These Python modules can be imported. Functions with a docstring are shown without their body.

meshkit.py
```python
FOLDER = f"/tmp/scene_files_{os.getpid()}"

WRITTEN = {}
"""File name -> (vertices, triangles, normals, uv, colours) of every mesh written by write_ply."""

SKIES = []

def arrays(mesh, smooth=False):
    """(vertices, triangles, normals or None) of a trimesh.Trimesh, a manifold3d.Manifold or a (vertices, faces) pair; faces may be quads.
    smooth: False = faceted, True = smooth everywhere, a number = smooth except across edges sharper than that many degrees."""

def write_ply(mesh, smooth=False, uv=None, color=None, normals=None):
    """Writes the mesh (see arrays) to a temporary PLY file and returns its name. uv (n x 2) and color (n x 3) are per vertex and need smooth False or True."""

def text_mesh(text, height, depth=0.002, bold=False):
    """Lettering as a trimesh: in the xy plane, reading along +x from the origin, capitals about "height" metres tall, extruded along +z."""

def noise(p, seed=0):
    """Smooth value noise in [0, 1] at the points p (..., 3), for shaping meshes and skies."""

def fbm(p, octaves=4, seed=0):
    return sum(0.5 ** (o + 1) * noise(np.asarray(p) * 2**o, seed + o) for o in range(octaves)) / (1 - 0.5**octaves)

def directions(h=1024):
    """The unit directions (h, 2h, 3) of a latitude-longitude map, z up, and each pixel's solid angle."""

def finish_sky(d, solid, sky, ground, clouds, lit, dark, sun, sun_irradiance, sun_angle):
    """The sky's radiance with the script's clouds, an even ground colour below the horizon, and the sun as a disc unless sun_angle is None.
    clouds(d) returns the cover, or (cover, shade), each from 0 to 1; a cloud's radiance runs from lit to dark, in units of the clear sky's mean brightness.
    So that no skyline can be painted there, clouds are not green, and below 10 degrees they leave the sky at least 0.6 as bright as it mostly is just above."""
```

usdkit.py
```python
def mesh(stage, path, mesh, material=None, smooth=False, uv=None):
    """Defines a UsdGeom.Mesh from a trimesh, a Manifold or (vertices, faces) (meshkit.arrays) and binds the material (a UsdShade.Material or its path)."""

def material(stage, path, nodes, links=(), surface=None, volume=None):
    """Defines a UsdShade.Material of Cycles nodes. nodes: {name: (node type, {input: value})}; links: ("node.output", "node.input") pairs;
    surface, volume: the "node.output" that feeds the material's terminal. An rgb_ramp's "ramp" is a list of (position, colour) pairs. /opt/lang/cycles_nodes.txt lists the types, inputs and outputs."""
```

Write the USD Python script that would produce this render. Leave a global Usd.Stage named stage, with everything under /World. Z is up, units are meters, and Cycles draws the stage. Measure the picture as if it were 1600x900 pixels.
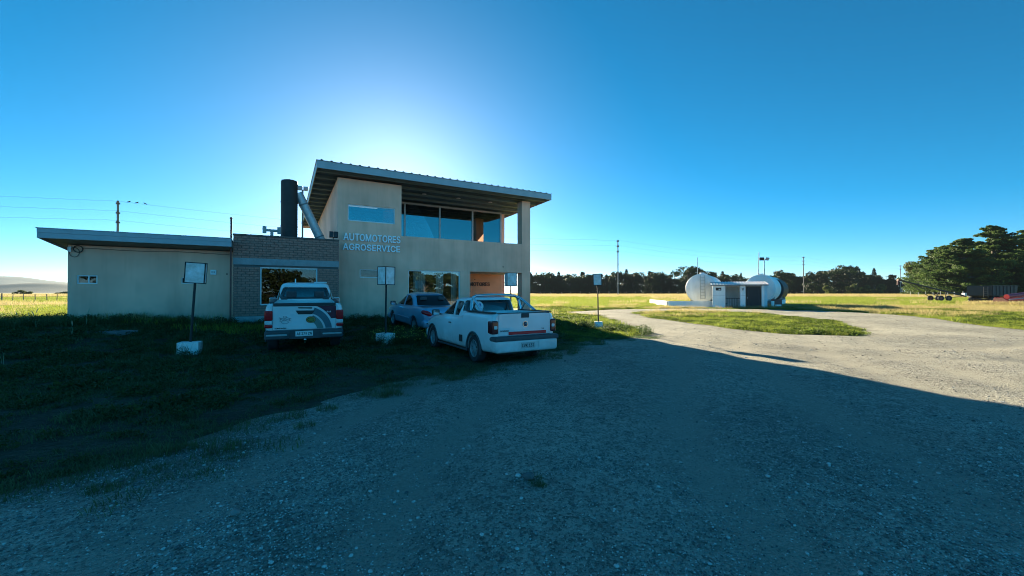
import math, random, re
import numpy as np, trimesh, shapely, manifold3d
import sys
sys.path.insert(0, '/opt/lang')
import usdkit, meshkit
from shapely.geometry import Polygon, box as sbox
from shapely import affinity
from scipy.interpolate import PchipInterpolator
from pxr import Usd, UsdGeom, UsdLux, UsdShade, Gf, Sdf, Vt

stage = Usd.Stage.CreateInMemory()
UsdGeom.SetStageUpAxis(stage, 'Z'); UsdGeom.SetStageMetersPerUnit(stage, 1.0)
world = UsdGeom.Xform.Define(stage, '/World'); stage.SetDefaultPrim(world.GetPrim())
random.seed(7); RNG = np.random.default_rng(7)

# ------------------------------------------------------------------ camera, sky, sun, exposure
EYE = 1.57
PITCH = math.radians(0.637)
cam = UsdGeom.Camera.Define(stage, '/World/camera')
cam.CreateHorizontalApertureAttr(36.0); cam.CreateFocalLengthAttr(14.175)
cam.CreateClippingRangeAttr(Gf.Vec2f(0.05, 60000))
cp, sp_ = math.cos(PITCH), math.sin(PITCH)
cam.AddTransformOp().Set(Gf.Matrix4d(1,0,0,0, 0,-sp_,cp,0, 0,-cp,-sp_,0, 0,0,EYE,1))
cam.CreateExposureAttr(2.0)

SKY_TINT = (1.12, 1.0, 0.92)     # white balance of the photograph
HAZE = 0.00005
SUN_AZ = math.atan2(-0.29, 1.0); SUN_EL = math.radians(14.2)
sdir = np.array([math.sin(SUN_AZ)*math.cos(SUN_EL), math.cos(SUN_AZ)*math.cos(SUN_EL), math.sin(SUN_EL)])
dome = UsdLux.DomeLight.Define(stage, '/World/sky')
dome.GetPrim().SetCustomDataByKey('kind', 'structure')
skym = usdkit.material(stage, '/World/Looks/sky_look', {
    's': ('sky_texture', {'sky_type': 'single_scattering', 'sun_disc': False, 'sun_elevation': SUN_EL, 'sun_rotation': SUN_AZ,
                          'altitude': 300.0, 'air_density': 0.62, 'aerosol_density': 0.28, 'ozone_density': 5.0}),
    'h': ('hsv', {'hue': 0.482, 'saturation': 1.24, 'value': 1.0, 'fac': 1.0}),
    't': ('mix_color', {'blend_type': 'multiply', 'fac': 1.0, 'b': SKY_TINT, 'use_clamp': False}),
    'b': ('background_shader', {'strength': 0.0505})},
    [('s.color', 'h.color'), ('h.color', 't.a'), ('t.result', 'b.color')], surface='b.background')
UsdShade.MaterialBindingAPI.Apply(dome.GetPrim()).Bind(skym)
sun = UsdLux.DistantLight.Define(stage, '/World/sun')
sun.CreateNormalizeAttr(True); sun.CreateIntensityAttr(1.25); sun.CreateAngleAttr(0.5); sun.CreateColorAttr(Gf.Vec3f(1.0, 0.86, 0.60))
zx = np.cross([0,0,1], sdir); zx /= np.linalg.norm(zx); zy = np.cross(sdir, zx)
sun.AddTransformOp().Set(Gf.Matrix4d(*zx,0, *zy,0, *sdir,0, 0,0,0,1))

# ------------------------------------------------------------------ helpers
def numbered(parent, name):
    if not stage.GetPrimAtPath(f'{parent}/{name}'): return f'{parent}/{name}'
    k = 1
    while stage.GetPrimAtPath(f'{parent}/{name}_{k:03d}'): k += 1
    return f'{parent}/{name}_{k:03d}'
def tag(prim, label=None, cat=None, group=None, kind=None):
    p = prim.GetPrim() if hasattr(prim, 'GetPrim') else prim
    for k, v in (('label', label), ('category', cat), ('group', group), ('kind', kind)):
        if v: p.SetCustomDataByKey(k, v)
    return p
def mat4(loc=(0,0,0), rz=0.0, s=1.0, rx=0.0, ry=0.0):
    M = trimesh.transformations.euler_matrix(rx, ry, rz, 'sxyz')
    S = np.diag([*(s if np.ndim(s) else (s, s, s)), 1.0])
    M = M @ S; M[:3, 3] = loc
    return M
def set_xf(x, M):
    UsdGeom.Xformable(x).MakeMatrixXform().Set(Gf.Matrix4d(*np.asarray(M).T.ravel().tolist()))
def thing(name, label, cat, loc=(0,0,0), rz=0.0, group=None, M=None):
    x = UsdGeom.Xform.Define(stage, numbered('/World', name))
    set_xf(x, mat4(loc, rz) if M is None else M)
    return tag(x, label, cat, group)
def path(p): return str(p.GetPath()) if hasattr(p, 'GetPath') else str(p.GetPrim().GetPath())
def part(parent, name, mesh, m, smooth=False, label=None, kind=None):
    g = usdkit.mesh(stage, numbered(path(parent), name), mesh, m, smooth)
    return tag(g, label, kind=kind)
def solo(name, mesh, m, label=None, cat=None, group=None, kind=None, smooth=False):
    g = usdkit.mesh(stage, numbered('/World', name), mesh, m, smooth)
    return tag(g, label, cat, group, kind)
def dup(root, M, label=None, group=None):
    base = re.sub(r'_\d{3}$', '', root.GetName())
    x = UsdGeom.Xform.Define(stage, numbered('/World', base))
    x.GetPrim().GetReferences().AddInternalReference(root.GetPath())
    set_xf(x, M)
    x.GetPrim().SetInstanceable(True)
    return tag(x, label, root.GetCustomDataByKey('category'), group or root.GetCustomDataByKey('group'))

def bx(x0, x1, y0, y1, z0, z1):
    b = trimesh.creation.box([abs(x1-x0), abs(y1-y0), abs(z1-z0)])
    b.apply_translation([(x0+x1)/2, (y0+y1)/2, (z0+z1)/2]); return b
def cat(*ms):
    ms = [m for a in ms for m in (a if isinstance(a, (list, tuple)) else [a])]
    return trimesh.util.concatenate(ms)
def moved(m, M):
    m = m.copy(); m.apply_transform(M); return m
def man(t):
    t = trimesh.Trimesh(np.asarray(t.vertices), np.asarray(t.faces)); t.merge_vertices()
    return manifold3d.Manifold(manifold3d.Mesh(np.asarray(t.vertices, np.float32), np.asarray(t.faces, np.uint32)))
def unman(m):
    k = m.to_mesh(); return trimesh.Trimesh(np.array(k.vert_properties[:, :3]), np.array(k.tri_verts), process=False)
def rbox(x0, x1, y0, y1, z0, z1, r=.03, n=6):
    s = trimesh.creation.icosphere(1, r)
    pts = []
    for x in (x0+r, x1-r):
        for y in (y0+r, y1-r):
            for z in (z0+r, z1-r): pts.append(s.vertices+[x, y, z])
    return trimesh.convex.convex_hull(np.vstack(pts))
def tube(pts, r, sides=8, caps=True):
    p = np.asarray(pts, float); n = len(p); r = np.broadcast_to(r, (n,)).astype(float)
    t = np.gradient(p, axis=0); t /= np.linalg.norm(t, axis=1, keepdims=True)
    a = np.cross(t[0], [0,0,1.] if abs(t[0][2]) < .9 else [1.,0,0]); a /= np.linalg.norm(a)
    V = []
    for i in range(n):
        a = a - t[i]*np.dot(a, t[i]); a /= np.linalg.norm(a); b = np.cross(t[i], a)
        ang = np.arange(sides)*2*np.pi/sides
        V.append(p[i]+r[i]*(np.cos(ang)[:,None]*a+np.sin(ang)[:,None]*b))
    F = []
    for i in range(n-1):
        for j in range(sides):
            k = (j+1) % sides
            F += [[i*sides+j, i*sides+k, (i+1)*sides+k], [i*sides+j, (i+1)*sides+k, (i+1)*sides+j]]
    V = np.vstack(V)
    if caps:
        c0, c1 = len(V), len(V)+1; V = np.vstack([V, p[:1], p[-1:]])
        for j in range(sides):
            k = (j+1) % sides
            F += [[c0, k, j], [c1, (n-1)*sides+j, (n-1)*sides+k]]
    return trimesh.Trimesh(V, F, process=False)
def cyl(a, b, r, sides=16): return tube([a, b], r, sides)
def prism_xz(poly, y0, y1):
    """shapely polygon in (x,z) extruded over y0..y1"""
    m = trimesh.creation.extrude_polygon(poly, abs(y1-y0), engine='earcut')
    T = np.eye(4); T[:3, 0] = [1,0,0]; T[:3, 1] = [0,0,1]; T[:3, 2] = [0,-1,0]; T[1, 3] = max(y0, y1)
    m.apply_transform(T); return m
def prism_yz(poly, x0, x1):
    """polygon given in (y,z) extruded over x0..x1"""
    m = trimesh.creation.extrude_polygon(poly, abs(x1-x0), engine='earcut')
    T = np.eye(4); T[:3, 0] = [0,1,0]; T[:3, 1] = [0,0,1]; T[:3, 2] = [1,0,0]; T[0, 3] = min(x0, x1)
    m.apply_transform(T); return m
def prism_xy(poly, z0, z1):
    m = trimesh.creation.extrude_polygon(poly, z1-z0, engine='earcut'); m.apply_translation([0,0,z0]); return m
def frame_xz(x0, x1, z0, z1, w, y0, y1):
    return prism_xz(Polygon([(x0,z0),(x1,z0),(x1,z1),(x0,z1)], [[(x0+w,z0+w),(x1-w,z0+w),(x1-w,z1-w),(x0+w,z1-w)]]), y0, y1)
def loft(rings):
    n = len(rings[0]); V = np.vstack(rings+[rings[0].mean(0)[None], rings[-1].mean(0)[None]]); F = []
    j = np.arange(n); k = (j+1) % n
    for i in range(len(rings)-1):
        F += [np.stack([i*n+j, i*n+k, (i+1)*n+k], 1), np.stack([i*n+j, (i+1)*n+k, (i+1)*n+j], 1)]
    c0 = len(rings)*n
    F += [np.stack([np.full(n, c0), k, j], 1), np.stack([np.full(n, c0+1), (len(rings)-1)*n+j, (len(rings)-1)*n+k], 1)]
    t = trimesh.Trimesh(V, np.vstack(F), process=False)
    if t.volume < 0: t.invert()
    return t
def text(s, h, depth=.01, bold=True, width=None):
    t = meshkit.text_mesh(s, h, depth, bold); b = t.bounds
    t.apply_translation([-b[0][0], 0, 0])
    sy = h/(t.bounds[1][1]) if t.bounds[1][1] > 0 else 1
    sx = width/(b[1][0]-b[0][0]) if width else sy
    t.apply_transform(np.diag([sx, sy, 1, 1])); return t
FRONT = np.array([[1,0,0,0],[0,0,-1,0],[0,1,0,0],[0,0,0,1.]])      # text reading along x, facing -y
REAR = np.array([[0,0,-1,0],[-1,0,0,0],[0,1,0,0],[0,0,0,1.]])      # text reading along -y, facing -x
def at(m, T, loc): 
    m = m.copy(); m.apply_transform(T); m.apply_translation(loc); return m

LOOK = {}
def M(name, col, rough=.6, var=.12, scale=3.0, bump=0.0, bscale=40.0, metal=0.0, col2=None, spec=.5, coat=0.0, island=0.0, emis=None, detail=4.0, streak=None, dist=.02):
    if name in LOOK: return LOOK[name]
    col = np.array(col, float); c2 = np.array(col2, float) if col2 is not None else col*(1-var); c1 = col if col2 is not None else col*(1+var)
    N = {'tc': ('texture_coordinate', {}), 'n': ('noise_texture', {'scale': scale, 'detail': detail, 'roughness': .6}),
         'r': ('rgb_ramp', {'ramp': [(.3, tuple(c2)), (.7, tuple(c1))]}),
         'p': ('principled_bsdf', {'roughness': rough, 'metallic': metal, 'specular_ior_level': spec, 'coat_weight': coat})}
    L = [('tc.object', 'n.vector'), ('n.fac', 'r.fac')]
    out = 'r.color'
    if streak:
        N['mp'] = ('mapping', {'scale': streak}); L = [('tc.object', 'mp.vector'), ('mp.vector', 'n.vector'), ('n.fac', 'r.fac')]
    if island:
        N['g'] = ('geometry', {}); N['mr'] = ('map_range', {'from_min': 0.0, 'from_max': 1.0, 'to_min': 1-island, 'to_max': 1+island})
        N['h'] = ('hsv', {'hue': .5, 'saturation': 1.0, 'fac': 1.0})
        L += [('g.random_per_island', 'mr.value'), ('mr.result', 'h.value'), (out, 'h.color')]; out = 'h.color'
    L.append((out, 'p.base_color'))
    if bump:
        N['bn'] = ('noise_texture', {'scale': bscale, 'detail': 5.0, 'roughness': .65}); N['b'] = ('bump', {'strength': bump, 'distance': dist})
        L += [('tc.object', 'bn.vector'), ('bn.fac', 'b.height'), ('b.normal', 'p.normal')]
    if emis: N['p'][1].update(emission_color=emis[0], emission_strength=emis[1])
    LOOK[name] = usdkit.material(stage, f'/World/Looks/{name}', N, L, surface='p.BSDF')
    return LOOK[name]
def pane(name, tint=(.6,.65,.66), ior=1.6, rough=0.0, gl=(1,1,1)):
    if name not in LOOK:
        LOOK[name] = usdkit.material(stage, f'/World/Looks/{name}', {
            'f': ('fresnel', {'IOR': ior}), 't': ('transparent_bsdf', {'color': tint}), 'g': ('glossy_bsdf', {'color': gl, 'roughness': rough}),
            'x': ('mix_closure', {})}, [('f.fac', 'x.fac'), ('t.BSDF', 'x.closure1'), ('g.BSDF', 'x.closure2')], surface='x.closure')
    return LOOK[name]
def leafmat(name, c1, c2, trans=.35, nscale=.5, rough=.6, hsvv=.25):
    if name not in LOOK:
        N = {'g': ('geometry', {}), 'tc': ('texture_coordinate', {}), 'n': ('noise_texture', {'scale': nscale, 'detail': 2.0}), 'r': ('rgb_ramp', {'ramp': [(.32, c1), (.68, c2)]}),
             'mr': ('map_range', {'from_min': 0.0, 'from_max': 1.0, 'to_min': 1-hsvv, 'to_max': 1+hsvv}), 'h': ('hsv', {'hue': .5, 'saturation': 1.0, 'fac': 1.0}),
             'p': ('principled_bsdf', {'roughness': rough, 'specular_ior_level': .25}), 't': ('translucent_bsdf', {}), 'x': ('mix_closure', {'fac': trans})}
        L = [('tc.object', 'n.vector'), ('n.fac', 'r.fac'), ('g.random_per_island', 'mr.value'), ('mr.result', 'h.value'), ('r.color', 'h.color'), ('h.color', 'p.base_color'), ('h.color', 't.color'),
             ('p.BSDF', 'x.closure1'), ('t.BSDF', 'x.closure2')]
        LOOK[name] = usdkit.material(stage, f'/World/Looks/{name}', N, L, surface='x.closure')
    return LOOK[name]

def layered(name, base, col2, dirt, zlo, zhi, rough, dscale, streak, coat=0.0, metal=0.0, bump=0.0, amount=.8, top=None):
    """base colour with streaky tone and dirt that thins out from height zlo to zhi"""
    N = {'tc': ('texture_coordinate', {}), 'sp': ('separate_xyz', {}), 'mp': ('mapping', {'scale': streak}), 'n1': ('noise_texture', {'scale': 1.0, 'detail': 6.0, 'roughness': .65}), 'n2': ('noise_texture', {'scale': dscale, 'detail': 6.0, 'roughness': .7}),
         'n4': ('noise_texture', {'scale': .55, 'detail': 3.0}), 'r4': ('rgb_ramp', {'ramp': [(.35, (.82,.82,.82)), (.65, (1.07,1.07,1.07))]}), 'ml': ('mix_color', {'blend_type': 'multiply', 'fac': 1.0}),
         'r': ('rgb_ramp', {'ramp': [(.30, col2), (.55, base)]}), 'zr': ('map_range', {'from_min': zlo, 'from_max': zhi, 'to_min': 1.0, 'to_max': 0.0, 'clamp': True}), 'r2': ('rgb_ramp', {'ramp': [(.30, (0,0,0)), (.70, (1,1,1))]}), 'bw': ('rgb_to_bw', {}),
         'mm': ('math', {'math_type': 'multiply'}), 'am': ('math', {'math_type': 'multiply', 'value2': amount}), 'x': ('mix_color', {'b': dirt}), 'p': ('principled_bsdf', {'roughness': rough, 'coat_weight': coat, 'metallic': metal})}
    L = [('tc.object', 'mp.vector'), ('mp.vector', 'n1.vector'), ('tc.object', 'n2.vector'), ('tc.object', 'n4.vector'), ('n4.fac', 'r4.fac'), ('tc.object', 'sp.vector'), ('n1.fac', 'r.fac'), ('sp.z', 'zr.value'), ('n2.fac', 'r2.fac'), ('r2.color', 'bw.color'), ('bw.val', 'mm.value1'), ('zr.result', 'mm.value2'), ('mm.value', 'am.value1'),
         ('am.value', 'x.fac'), ('r.color', 'ml.a'), ('r4.color', 'ml.b'), ('ml.result', 'x.a'), ('x.result', 'p.base_color')]
    if bump:
        N['bn'] = ('noise_texture', {'scale': 55.0, 'detail': 5.0, 'roughness': .65}); N['bs'] = ('noise_texture', {'scale': 3.0, 'detail': 3.0}); N['ba'] = ('math', {'math_type': 'multiply_add', 'value2': 2.5}); N['b'] = ('bump', {'strength': bump, 'distance': .008})
        L += [('tc.object', 'bn.vector'), ('tc.object', 'bs.vector'), ('bs.fac', 'ba.value1'), ('bn.fac', 'ba.value3'), ('ba.value', 'b.height'), ('b.normal', 'p.normal')]
    LOOK[name] = usdkit.material(stage, f'/World/Looks/{name}', N, L, surface='p.BSDF'); return LOOK[name]
plaster = layered('beige_plaster', (.90,.49,.345), (.76,.41,.285), (.34,.25,.20), .3, 1.5, .85, 1.6, (2.2,2.2,.22), bump=.5)
plaster_in = M('orange_plaster', (.52,.29,.17), .85, .08, 1.5, .4, 50)
concrete = M('grey_concrete', (.33,.33,.32), .85, .15, 2.5, .4, 40)
whitewash = M('white_masonry_paint', (.84,.84,.82), .75, .07, 1.2, .35, 30, dist=.01)
fasciam = M('painted_fascia_metal', (.30,.36,.385), .45, .10, 2.0, .1, 8)
soffitm = M('dark_painted_timber', (.06,.10,.115), .7, .12, 3)
sheetm = M('galvanised_sheet', (.45,.46,.47), .42, .15, 4, .1, 10, metal=.7)
ductm = M('galvanised_duct', (.48,.50,.51), .42, .16, 6, .08, 15, metal=.6)
brickm = M('red_brown_brick', (.56,.275,.21), .9, .22, 7, .6, 70, island=.38, dist=.006)
mortarm = M('mortar', (.11,.10,.095), .95, .12, 6, .4, 60)
blackm = M('black_steel', (.022,.020,.019), .6, .25, 4, .2, 20)
rustm = M('red_oxide_steel', (.16,.05,.04), .6, .2, 6)
alum = M('white_aluminium', (.72,.73,.73), .4, .04, 5)
alumg = M('natural_aluminium', (.42,.42,.41), .4, .06, 5, metal=.35)
letterm = M('brushed_letter_metal', (.86,.88,.89), .4, .03, 10)
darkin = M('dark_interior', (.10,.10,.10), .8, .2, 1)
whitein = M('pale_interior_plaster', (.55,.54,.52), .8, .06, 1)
curtainm = M('cream_curtain', (.82,.81,.74), .9, .05, 4)
block_glass = pane('dark_window_glass', (.30,.36,.38), 1.75)
shop_glass = pane('shop_window_glass', (.86,.90,.90), 2.3)
rubber = M('black_rubber', (.018,.018,.019), .75, .2, 12)
plasticm = M('black_plastic', (.03,.031,.033), .5, .15, 20)
greyplast = M('dark_grey_bumper_plastic', (.055,.06,.065), .55, .15, 10)
chrome = M('chromed_steel', (.75,.76,.77), .12, .03, 10, metal=1.0)
rimm = M('alloy_rim', (.45,.46,.47), .35, .08, 20, metal=.7)
whitepaint = layered('white_car_paint', (.78,.79,.79), (.74,.75,.745), (.30,.25,.19), .22, .78, .28, 3.0, (1.5,1.5,1.5), coat=.7, amount=.75)
silverblue = layered('silver_blue_car_paint', (.28,.44,.60), (.265,.42,.575), (.20,.17,.14), .2, .65, .28, 3.0, (1.5,1.5,1.5), coat=.8, metal=.55, amount=.6)
redlamp = M('red_lamp_plastic', (.55,.010,.014), .15, .1, 30, coat=.6)
clearlamp = M('clear_lamp_plastic', (.62,.62,.62), .15, .1, 40, coat=.6)
seatm = M('grey_seat_fabric', (.07,.07,.075), .9, .15, 30)
platem = M('white_number_plate', (.72,.72,.71), .4, .03, 10)
inkm = M('black_ink', (.012,.012,.013), .5, .1, 10)
redink = M('red_decal', (.80,.015,.02), .4, .05, 8)
polem = M('weathered_pole_concrete', (.20,.185,.165), .85, .15, 3)
woodm = M('grey_weathered_timber', (.20,.17,.14), .9, .25, 8, .4, 40)
wirem = M('dark_wire', (.06,.06,.06), .6)
win_glass = pane('window_glass', (.42,.50,.53), 2.9)
car_glass = pane('car_glass', (.46,.52,.52), 1.9)
tint_glass = pane('tinted_car_glass', (.07,.08,.09), 1.55)
globem = M('white_lamp_globe', (.8,.8,.78), .3, .02)

# ------------------------------------------------------------------ ground shape
TH = math.radians(29.7)
U = np.array([math.cos(TH), math.sin(TH)]); V_ = np.array([-math.sin(TH), math.cos(TH)])
C0 = 20.5                                     # distance of the main front wall from the camera
def smooth(t): t = np.clip(t, 0, 1); return t*t*(3-2*t)
def gh(x, y):
    """height of the ground: a low bank in front of the building"""
    x, y = np.asarray(x, float), np.asarray(y, float)
    u, c = x*U[0]+y*U[1], x*V_[0]+y*V_[1]
    amp = .21 + .26*smooth((-1.0-u)/4.0)
    rise = smooth((c-11.5)/7.0)*(1-smooth((c-40)/30.0))
    fade = (1-smooth((u-11.5)/9.0))*(1-smooth((-u-12)/22.0))
    far = 0.55*smooth((y-45)/70.0)*(1-smooth((np.abs(x-40)-170)/300))
    nz = .05*(meshkit.fbm(np.stack([x*.18, y*.18, 0*x], -1), 3, 3)-.5)
    return amp*rise*fade+far+nz
def gz(x, y): return float(gh(np.array([x]), np.array([y]))[0])

GRAVEL = Polygon([(-30,-30),(-14,-6),(-6.5,1.5),(-4.4,2.9),(-3.9,3.1),(-3.6,3.8),(-3.3,4.2),(-3.2,4.8),(-3.0,5.4),(-2.5,6.6),(-1.9,7.3),(-.9,8.2),(-.4,8.9),(1.0,10.8),(2.0,12.5),(3.1,13.7),(4.4,14.1),(4.9,16),
                  (5.1,19.4),(5.2,24.1),(4.6,27.5),(3.8,30.0),(3.3,31.5),(5.5,33.4),(9.3,37.0),(14,38.8),(19.1,39.2),(23.3,37.0),(26.2,33.3),(27.4,28.3),(25.5,24.2),(22.6,19.4),(21.3,16.6),(21.5,13),(24,8),(34,-4),(40,-30)],
                 [[(9.3,30.0),(13.8,33.6),(16.4,32.0),(17.9,28.3),(17.6,24.5),(17.1,21.5),(14.2,16.5),(12.3,14.7),(10.5,15.0),(9.6,16.8),(9.2,20.6),(8.6,24.7)]])
GB = GRAVEL.boundary; shapely.prepare(GRAVEL)
def gravel_sd(x, y):
    p = shapely.points(np.asarray(x, float), np.asarray(y, float))
    d = shapely.distance(p, GB); return np.where(shapely.contains_xy(GRAVEL, x, y), d, -d)
def grid_mesh(xs, ys, zf):
    X, Y = np.meshgrid(xs, ys, indexing='ij'); Z = zf(X.ravel(), Y.ravel())
    v = np.stack([X.ravel(), Y.ravel(), Z], 1); nx, ny = len(xs), len(ys)
    i, j = np.meshgrid(np.arange(nx-1), np.arange(ny-1), indexing='ij'); a = (i*ny+j).ravel()
    f = np.vstack([np.stack([a, a+ny, a+ny+1], 1), np.stack([a, a+ny+1, a+1], 1)])
    return trimesh.Trimesh(v, f, process=False)
geo = lambda a, b, n: np.geomspace(a, b, n)
xs = np.concatenate([-geo(60, 4350, 24)[::-1], np.arange(-59, 90, 1.0), geo(90, 4350, 24)])
ys = np.concatenate([-geo(40, 4350, 22)[::-1], np.arange(-39, 100, 1.0), geo(100, 4350, 26)])
grassy = usdkit.material(stage, '/World/Looks/field_grass', {
    'g': ('geometry', {}), 'n1': ('noise_texture', {'scale': .06, 'detail': 3.0}), 'n2': ('noise_texture', {'scale': 1.1, 'detail': 5.0, 'roughness': .7}), 'n3': ('noise_texture', {'scale': 14.0, 'detail': 4.0}),
    'r1': ('rgb_ramp', {'ramp': [(.35, (.24,.30,.045)), (.55, (.38,.37,.075)), (.72, (.50,.42,.16))]}), 'r2': ('rgb_ramp', {'ramp': [(.3, (.45,.45,.45)), (.75, (1.3,1.3,1.3))]}),
    'sp': ('separate_xyz', {}), 'fy': ('map_range', {'from_min': 42.0, 'from_max': 85.0, 'to_min': 0.0, 'to_max': .75, 'clamp': True}),
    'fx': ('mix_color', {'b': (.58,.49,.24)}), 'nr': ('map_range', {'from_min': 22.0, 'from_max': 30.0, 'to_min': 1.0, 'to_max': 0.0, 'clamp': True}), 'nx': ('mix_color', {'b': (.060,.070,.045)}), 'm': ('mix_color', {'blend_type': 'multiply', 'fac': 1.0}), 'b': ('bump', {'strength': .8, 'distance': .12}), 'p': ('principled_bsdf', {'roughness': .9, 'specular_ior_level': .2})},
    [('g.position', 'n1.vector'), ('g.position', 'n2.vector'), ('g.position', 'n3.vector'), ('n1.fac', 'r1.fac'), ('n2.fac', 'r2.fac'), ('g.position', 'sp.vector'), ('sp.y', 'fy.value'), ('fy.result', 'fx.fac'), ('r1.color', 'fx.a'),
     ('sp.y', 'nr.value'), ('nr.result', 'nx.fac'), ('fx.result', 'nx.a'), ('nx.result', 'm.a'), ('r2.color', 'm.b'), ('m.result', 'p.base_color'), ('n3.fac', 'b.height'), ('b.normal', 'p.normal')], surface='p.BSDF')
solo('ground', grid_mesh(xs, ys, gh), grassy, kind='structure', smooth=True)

gravelm = usdkit.material(stage, '/World/Looks/gravel', {
    'g': ('geometry', {}), 'n1': ('noise_texture', {'scale': .35, 'detail': 4.0}), 'n2': ('noise_texture', {'scale': 7.0, 'detail': 6.0, 'roughness': .7}),
    'v': ('voronoi_texture', {'scale': 42.0, 'detail': 2.0}), 'v2': ('voronoi_texture', {'scale': 16.0}),
    'r1': ('rgb_ramp', {'ramp': [(.28, (.185,.178,.148)), (.72, (.338,.322,.262))]}), 'r2': ('rgb_ramp', {'ramp': [(.25, (.55,.55,.55)), (.75, (1.35,1.35,1.35))]}), 'r3': ('rgb_ramp', {'ramp': [(0, (.25,.25,.25)), (.55, (.9,.9,.9)), (1.0, (2.1,2.1,2.1))]}),
    'bw': ('rgb_to_bw', {}), 'la': ('attribute', {'attribute': 'lane'}), 'lm': ('math', {'math_type': 'multiply', 'value2': .95, 'use_clamp': True}), 'so': ('attribute', {'attribute': 'soil'}), 'sm': ('math', {'math_type': 'multiply_add', 'value3': .0, 'use_clamp': True}), 'sx': ('mix_color', {'b': (.085,.085,.05)}), 'lx': ('mix_color', {'b': (.41,.385,.31)}), 'm': ('mix_color', {'blend_type': 'multiply', 'fac': 1.0}), 'm2': ('mix_color', {'blend_type': 'multiply', 'fac': .8}),
    'ad': ('math', {'math_type': 'multiply_add', 'value2': .5}), 'b': ('bump', {'strength': 1.0, 'distance': .05}), 'p': ('principled_bsdf', {'roughness': .85, 'specular_ior_level': .3})},
    [('g.position', 'n1.vector'), ('g.position', 'n2.vector'), ('g.position', 'v.vector'), ('g.position', 'v2.vector'), ('n1.fac', 'r1.fac'), ('n2.fac', 'r2.fac'), ('v.color', 'bw.color'), ('bw.val', 'r3.fac'),
     ('r1.color', 'm.a'), ('r2.color', 'm.b'), ('m.result', 'm2.a'), ('r3.color', 'm2.b'), ('la.fac', 'lm.value1'), ('lm.value', 'lx.fac'), ('m2.result', 'lx.a'), ('so.fac', 'sm.value1'), ('n2.fac', 'sm.value2'), ('sm.value', 'sx.fac'), ('lx.result', 'sx.a'), ('sx.result', 'p.base_color'), ('v.distance', 'ad.value1'), ('n2.fac', 'ad.value3'), ('ad.value', 'b.height'), ('b.normal', 'p.normal')], surface='p.BSDF')
def lanes(x, y):
    """compacted wheel lanes: round the island at the back, running past the building in front"""
    p = np.stack([x*.12, y*.12, 0*x], -1); wob = 2.2*(meshkit.fbm(p, 2, 5)-.5)
    r = np.hypot(x-13, (y-24)*.8)+wob; back = np.exp(-((r-10.2)/.35)**2)+np.exp(-((r-11.9)/.35)**2)+.8*np.exp(-((r-13.6)/.45)**2)+.7*np.exp(-((r-15.3)/.4)**2)
    q = x-.030*(y-2)**2-1.2+wob*.8; front = sum(a*np.exp(-((q-c)/w)**2) for c, w, a in ((-3.4,.30,.8),(-1.9,.30,.8),(.5,.35,.9),(2.1,.35,.9),(4.2,.4,.7),(5.8,.4,.7),(8.5,.5,.6)))
    return np.clip(back*smooth((x-2)/5)*smooth((y-6)/6)+front*(1-smooth((y-9)/7)), 0, 1)*(.55+.9*meshkit.fbm(np.stack([x*.8, y*.8, 0*x], -1), 3, 19))
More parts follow.
